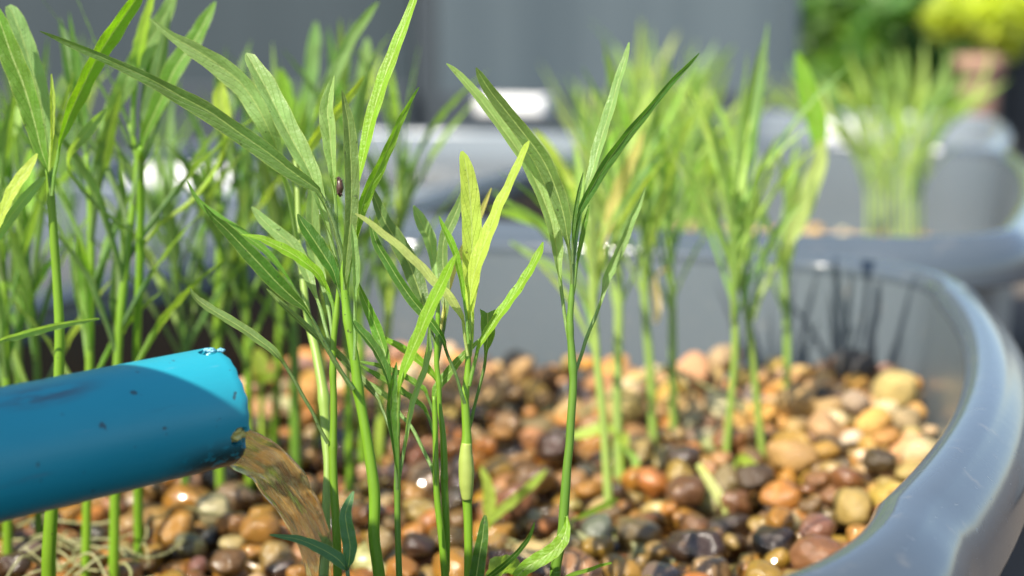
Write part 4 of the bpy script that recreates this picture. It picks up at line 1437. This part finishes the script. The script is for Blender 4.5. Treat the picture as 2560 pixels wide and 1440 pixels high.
# left, behind the pipe: one traced plant, then the thicket
T1 = plant_at(123, 1450, .372, "front plant of the thicket behind the blue pipe, with a broad green blade")
stem_obj(T1, [(122, 1460, 36), (123, 1368, 35), (140, 1100, 28), (149, 854, 25), (142, 700, 22), (135, 600, 22), (128, 500, 18), (122, 420, 15)], .372, 'v', d_top=.362, nodes=((128, 500), (122, 425)))
traced_leaf(T1, [(-20, 0, 6), (2, 60, 36), (30, 140, 50), (58, 210, 52), (85, 300, 44), (102, 370, 30), (117, 415, 11)], [(123, 440, 9), (128, 490, 9)], .360, 'g', tilt=-12, fold=.5, label="broad dark green blade")
traced_leaf(T1, [(20, 14, 12), (30, 30, 30), (45, 65, 40), (65, 125, 44), (85, 190, 46), (100, 250, 42), (113, 310, 32), (121, 365, 14)], [(124, 420, 9), (128, 480, 9)], .370, 'l', tilt=15, fold=.25)
traced_leaf(T1, [(355, -30, 10), (335, 5, 28), (280, 85, 37), (250, 132, 36), (222, 185, 35), (198, 235, 34), (175, 285, 28), (160, 328, 17), (151, 352, 9)], [(143, 400, 9), (135, 440, 9), (130, 490, 9)], .360, 'v', tilt=30, fold=.3)
traced_leaf(T1, [(128, 185, 3), (130, 250, 12), (130, 325, 9)], [(126, 380, 8), (124, 430, 8)], .360, 'y', tilt=20, fold=.7)
traced_leaf(T1, [(93, 384, 4), (78, 410, 18), (60, 435, 25), (32, 475, 25), (0, 545, 20), (-30, 610, 14)], [(-50, 660, 9), (-60, 720, 9)], .356, 'y', tilt=-30, fold=.2, d_base=.358)
traced_leaf(T1, [(112, 442, 5), (92, 462, 18), (65, 492, 23), (30, 536, 24), (0, 580, 22), (-40, 640, 14)], [(-60, 690, 9), (-70, 740, 9)], .358, 'l', tilt=20, fold=.2)
traced_leaf(T1, [(248, 796, 4), (205, 803, 10), (150, 812, 15), (90, 826, 17), (40, 840, 16), (5, 850, 10)], [(-30, 870, 9), (-60, 900, 9)], .362, 'l', tilt=40, fold=.4)

DS = 0.90
th = [
    ("thicket plant whose stem drops behind the pipe beside the frontmost one", [(216, 1320, 26), (222, 1000, 24), (228, 650, 22), (224, 480, 18), (216, 385, 12)], .408, 'v', 9),
    ("thicket plant with a stem bowing over towards the pipe's scuffed part", [(286, 1330, 30), (294, 900, 26), (316, 650, 24), (341, 450, 20), (340, 370, 16), (322, 310, 12)], .398, 'v', 8),
    ("thicket plant with dim stem near the pipe's cut off end of view", [(96, 1280, 24), (92, 900, 22), (64, 650, 18), (40, 520, 12)], .425, 'g', 8),
    ("thicket plant at the very edge of view, stem bright at its base", [(18, 1240, 28), (15, 860, 26), (6, 640, 20), (-6, 500, 12)], .415, 'v', 7),
    ("thicket plant leaning over the pipe near the frontmost stem", [(50, 1180, 22), (46, 850, 20), (44, 620, 16), (70, 440, 10)], .46, 'g', 8),
    ("thicket plant with forked stem over the pipe's sunlit shoulder", [(462, 1120, 26), (462, 870, 24), (440, 700, 20), (420, 560, 14)], .47, 'g', 9),
    ("thicket plant with a mottled stem just behind the torn pipe hole", [(548, 1100, 26), (543, 880, 26), (548, 650, 22), (552, 430, 14)], .475, 'v', 8),
    ("slim thicket plant with a banded yellow stem beyond the pipe mouth", [(622, 1090, 24), (618, 880, 24), (612, 700, 20), (604, 520, 12)], .48, 'v', 8),
    ("thicket plant with a dull stem between pipe mouth and pale stem", [(738, 1050, 30), (736, 880, 28), (728, 700, 22), (708, 470, 14)], .49, 'g', 8),
    ("soft plant behind the thick stem reaching the top of view", [(905, 1060, 24), (900, 850, 22), (885, 600, 18), (862, 360, 12)], .49, 'v', 8),
    ("soft yellow plant standing against the shaded tub wall", [(955, 1010, 28), (965, 850, 26), (985, 640, 20), (1000, 420, 12)], .52, 'y', 8),
    ("thicket plant whose top feathers out below the dark wall", [(690, 1020, 22), (700, 800, 20), (720, 560, 16), (738, 400, 10)], .53, 'v', 8),
    ("soft plant behind the blunt pale blade of the thick stem", [(800, 1010, 22), (812, 780, 20), (832, 520, 16), (850, 330, 10)], .53, 'v', 8),
]
for i, (lab, pxs, d, ti, nl) in enumerate(th):
    soft_plant(lab, [(x, y, w_ * .86) for x, y, w_ in pxs], d, ti, 100 + i, nl=nl + 4, L=.043 + .004 * (i % 3), tints='gdgvgdqo', first=.28, spread=(.7, 1.5))
DS = 0.86
# traced soft blades of the thicket's top
S2 = plant_at(345, 1090, .43, "thicket plant with the high pale blades in front of the dark wall")
stem_obj(S2, [(345, 1200, 24), (342, 900, 22), (350, 650, 20), (352, 450, 18), (352, 370, 14)], .43, 'v', d_top=.40)
traced_leaf(S2, [(438, -30, 10), (420, 20, 30), (388, 78, 40), (350, 140, 44), (312, 210, 42), (284, 270, 30), (270, 320, 14)], [(300, 380, 10), (345, 440, 10)], .41, 'l', tilt=10, fold=.2, d_base=.42)
traced_leaf(S2, [(539, 4, 4), (525, 30, 20), (508, 62, 30), (480, 112, 38), (440, 168, 42), (402, 250, 36), (368, 322, 24), (355, 358, 12)], [(350, 400, 10), (348, 450, 10)], .396, 'g', tilt=-25, fold=.4, d_base=.405)
traced_leaf(S2, [(390, 90, 4), (384, 130, 22), (376, 180, 28), (366, 250, 26), (358, 310, 18)], [(352, 370, 10), (350, 420, 10)], .415, 'd', tilt=20, fold=.4)
traced_leaf(S2, [(555, 205, 8), (550, 235, 34), (554, 270, 38), (562, 310, 28), (565, 350, 12)], [(540, 420, 10), (480, 500, 10), (400, 560, 10), (352, 620, 10)], .42, 'y', tilt=10, fold=.2, d_base=.42)
traced_leaf(S2, [(265, 272, 4), (240, 300, 20), (212, 335, 26), (188, 365, 20), (172, 392, 10)], [(180, 440, 9), (250, 520, 9), (330, 580, 9)], .375, 'l', tilt=20, fold=.3, d_base=.41)
DS = 0.92
S3 = plant_at(872, 1020, .46, "soft plant with long upright blades to one side of the dark wall's edge")
stem_obj(S3, [(872, 1090, 22), (870, 880, 20), (868, 700, 18), (850, 520, 14), (838, 430, 10)], .46, 'v')
traced_leaf(S3, [(945, 5, 4), (915, 42, 20), (880, 92, 26), (850, 150, 28), (828, 210, 24), (800, 265, 16)], [(780, 330, 11), (790, 420, 11), (820, 500, 11), (850, 560, 11)], .415, 'l', tilt=15, fold=.3, d_base=.45)
traced_leaf(S3, [(790, 55, 8), (786, 100, 28), (780, 150, 32), (775, 210, 30), (772, 270, 18)], [(790, 350, 10), (830, 430, 10)], .50, 'l', tilt=15, fold=.2)
traced_leaf(S3, [(918, 95, 6), (915, 140, 28), (908, 200, 34), (896, 270, 30), (880, 330, 18)], [(865, 400, 10), (850, 500, 10)], .50, 'l', tilt=10, fold=.2)
traced_leaf(S3, [(700, 172, 8), (708, 205, 28), (720, 260, 32), (730, 320, 24), (745, 380, 12)], [(780, 430, 10), (830, 480, 10)], .47, 'v', tilt=15, fold=.2)

DS = 1.0
# right of the middle: separate stems, out of focus
rt = [
    ("plant with a brown streak down its stem, beside the tall splayed plant", [(1522, 1262, 26), (1509, 1060, 24), (1493, 905, 22), (1483, 754, 20), (1474, 620, 14), (1470, 540, 9)], .412, 'y', 7, .044),
    ("pale plant with the straightest broad stem in front of the sunlit wall", [(1546, 1178, 28), (1543, 1000, 27), (1547, 750, 26), (1546, 580, 20), (1552, 470, 12)], .447, 'w', 8, .05),
    ("plant beside a withered hanging leaf, bright stem against the grey wall", [(1634, 1112, 24), (1627, 950, 23), (1612, 760, 21), (1608, 600, 18), (1612, 460, 11)], .478, 'v', 8, .052),
    ("plant just past the withered leaf with a dark joint on its stem", [(1686, 1106, 24), (1682, 930, 23), (1680, 750, 21), (1672, 600, 17), (1680, 480, 10)], .483, 'v', 8, .05),
    ("first of the two crossing slim stems by the shadowed wall, leaning in", [(1808, 1198, 22), (1828, 1000, 21), (1838, 850, 21), (1832, 640, 20), (1838, 470, 12)], .442, 'v', 9, .048),
    ("second of the two crossing slim stems, leaning out at its foot", [(1910, 1178, 22), (1888, 960, 21), (1870, 800, 20), (1850, 640, 17), (1866, 480, 10)], .45, 'g', 8, .05),
    ("last slim plant before the tub's curved end, with a long yellow drooping blade", [(1962, 1062, 22), (1968, 900, 21), (1964, 760, 20), (1955, 640, 16), (1965, 560, 9)], .502, 'v', 5, .036),
]
for i, (lab, pxs, d, ti, nl, L) in enumerate(rt):
    t = soft_plant(lab, [(x, y, w_ * .88) for x, y, w_ in pxs], d, {'v': 'q', 'g': 'q', 'y': 'p', 'w': 'p'}[ti], 200 + i, nl=nl + 4, L=L, wd=.0037, tints='vlqpq', first=.50, spread=(.6, 1.5))
    if i == 6:
        traced_leaf(t, [(1992, 130, 6), (2006, 180, 34), (2022, 240, 46), (2040, 300, 44), (2048, 360, 32), (2050, 395, 18)], [(2045, 430, 14), (2030, 500, 14), (1990, 580, 12), (1965, 620, 12)], .50, 'v', tilt=10, fold=.2)
        traced_leaf(t, [(2055, 350, 16), (2048, 400, 34), (2028, 460, 40), (2005, 520, 44), (1985, 570, 40), (1970, 605, 20)], [(1935, 670, 12), (1900, 740, 12), (1880, 800, 12)], .49, 'w', tilt=20, fold=.2)
    if i == 3:
        o = traced_leaf(t, [(1640, 808, 8), (1644, 770, 18), (1640, 730, 20), (1636, 705, 12)], [(1650, 680, 7), (1672, 670, 7)], .474, 'k', tilt=10, fold=.5, label="withered straw coloured hanging leaf")
        o.color = (0.62, 0.48, 0.30, 1)
    if i == 0:
        traced_leaf(t, [(1334, 326, 4), (1361, 356, 20), (1391, 405, 25), (1421, 458, 24), (1440, 505, 14)], [(1455, 570, 9), (1470, 650, 9)], .44, 'y', tilt=20, fold=.2, d_base=.412)
        traced_leaf(t, [(1232, 478, 4), (1275, 512, 13), (1325, 540, 16), (1370, 572, 12)], [(1420, 640, 9), (1465, 720, 10), (1485, 790, 10)], .43, 'g', tilt=30, fold=.3, d_base=.412)
        traced_leaf(t, [(1225, 520, 4), (1290, 540, 18), (1340, 560, 18), (1372, 585, 10)], [(1430, 690, 9), (1470, 780, 10), (1490, 880, 10)], .44, 'v', tilt=30, fold=.3, d_base=.412)
        traced_leaf(t, [(1275, 605, 5), (1330, 640, 15), (1390, 675, 17), (1440, 712, 12)], [(1465, 750, 9), (1480, 840, 10), (1492, 900, 10)], .44, 'l', tilt=30, fold=.3, d_base=.412)
        traced_leaf(t, [(1608, 330, 4), (1590, 375, 20), (1565, 430, 28), (1540, 490, 30), (1520, 550, 24), (1508, 600, 12)], [(1495, 660, 9), (1485, 740, 9)], .43, 'k', tilt=20, fold=.2, d_base=.412, label="pale straw yellow blade")

# the second tub's plants: strongly blurred
s2 = []
rs_ = random.Random(77)
for i, (x, d, top) in enumerate(((1500, .70, 240), (1545, .78, 180), (1590, .72, 150), (1630, .80, 120), (1665, .70, 170), (1700, .76, 160), (1740, .72, 200), (1785, .80, 230), (1705, .66, 350), (1450, .80, 250), (1815, .74, 260))):
    s2.append((x, d, top))
names2 = ["first", "second", "third", "fourth", "fifth", "sixth", "seventh", "eighth", "ninth", "tenth", "eleventh", "twelfth", "thirteenth", "fourteenth", "fifteenth", "sixteenth", "seventeenth", "eighteenth"]
order2 = sorted(range(len(s2)), key=lambda i: s2[i][0])
for rank, i in enumerate(order2):
    x, d, top = s2[i]
    zb = ZR - .075
    # base photo height for the gravel at this depth
    yb = 720 - F * ((zb - CZ + d * math.sin(PITCH)) / math.cos(PITCH)) / d
    xm = x + rs_.uniform(-30, 30)
    top += 90
    pxs = [(x, yb, 14), (x + (xm - x) * .4, yb + (top + 110 - yb) * .4, 13), (xm, top + 150, 11), (xm + rs_.uniform(-12, 12), top + 80, 7)]
    soft_plant("blurred tall plant of the second tub, %s from the dark wall's edge along the row" % names2[rank], pxs, d, 'q', 300 + i, nl=12, L=.058, wd=.0062, tints='ppqlp', first=.35, spread=(.7, 1.7))
for i in range(9):
    a = rs_.uniform(0, 6.28)
    x, d = 2235 + (i - 4) * 17, .92 + .05 * math.sin(a)
    zb = ZR - .075
    yb = 720 - F * ((zb - CZ + d * math.sin(PITCH)) / math.cos(PITCH)) / d
    xm = 2215 + (i - 4) * 42 + rs_.uniform(-15, 15)
    pxs = [(x, yb, 10), (x, 450, 9), (x * .6 + xm * .4, 350, 10), (xm, 275 + 6 * abs(i - 4), 7)]
    kind = ("paler", "greener", "shorter", "taller", "denser", "slimmer", "leaning", "upright", "yellower")[i]
    t = soft_plant("the %s stem in the bright bunch at the far end of the second tub" % kind, pxs, d, 'p', 400 + i, nl=7, L=.050, wd=.0064, tints='pyqpl', first=.45, spread=(.7, 1.6))
    t['group'] = "stems of the bright bunch in the second tub"
    t['label'] = "one stem of the tight bright bunch standing in the second tub"
# thicket in the tub alongside
for i, (x, d, top, lab) in enumerate(((60, .60, 330, "edge"), (200, .58, 300, "feathery"), (390, .66, 350, "hazy"), (660, .70, 310, "lone"))):
    zb = ZR - .045
    yb = 720 - F * ((zb - CZ + d * math.sin(PITCH)) / math.cos(PITCH)) / d
    xm = x + rs_.uniform(-40, 40)
    pxs = [(x, yb, 14), (x * .6 + xm * .4, yb + (top - yb) * .45, 13), (xm, top + 130, 10), (xm + 8, top + 60, 7)]
    soft_plant("%s blurred plant rooted in the tub beyond the thicket's back rim" % lab, pxs, d, 'v', 500 + i, nl=8, L=.05, wd=.005, tints='gvlgd', first=.35)

# ------------------------------------------------------------------ pale roots among the stones under the pipe
rr = random.Random(9)
bm = bmesh.new()
for i in range(15):
    x, y = rr.uniform(-40, 480), rr.uniform(1290, 1470)
    ang = (720 - y) / F
    yd = P(x, y, 1) - CAM
    h = rr.uniform(.002, .010)
    p = CAM + yd * ((GZ + h - CZ) / yd.z)
    a = rr.uniform(0, 6.28)
    pts = []
    for k in range(7):
        pts.append(p.copy())
        a += rr.uniform(-.7, .7)
        p = p + Vector((math.cos(a), math.sin(a) * .8, 0)) * rr.uniform(.005, .010)
        p.z = GZ + 0.002 + abs(rr.gauss(0, .003))
    w_ = rr.uniform(.0002, .00045)
    tube_bm(pts, [w_] * 6 + [w_ * .4], 6, n=24, bm=bm)
for (x, y, d) in ((1545, 1320, .385), (1490, 1290, .39), (1440, 1330, .375), (1590, 1330, .385), (1700, 930, .49), (1660, 915, .5)):
    for q in range(3):
        p = P(x, y, d)
        pts = [p]
        a = rr.uniform(0, 6.28)
        for k in range(6):
            a += rr.uniform(-.6, .6)
            p = p + Vector((math.cos(a) * .006, math.sin(a) * .004, -.003 if p.z > GZ else 0))
            pts.append(p)
        tube_bm(pts, [.0007, .0007, .0006, .0006, .0005, .0005, .0003], 6, n=20, bm=bm)
o = mesh_obj("root_tangle", bm, mat_simple("pale roots", (.16, .18, .06), (.33, .31, .15), 300, .5))
tag(o, "tangle of thin pale roots lying over the wet stones", "roots", kind="stuff")
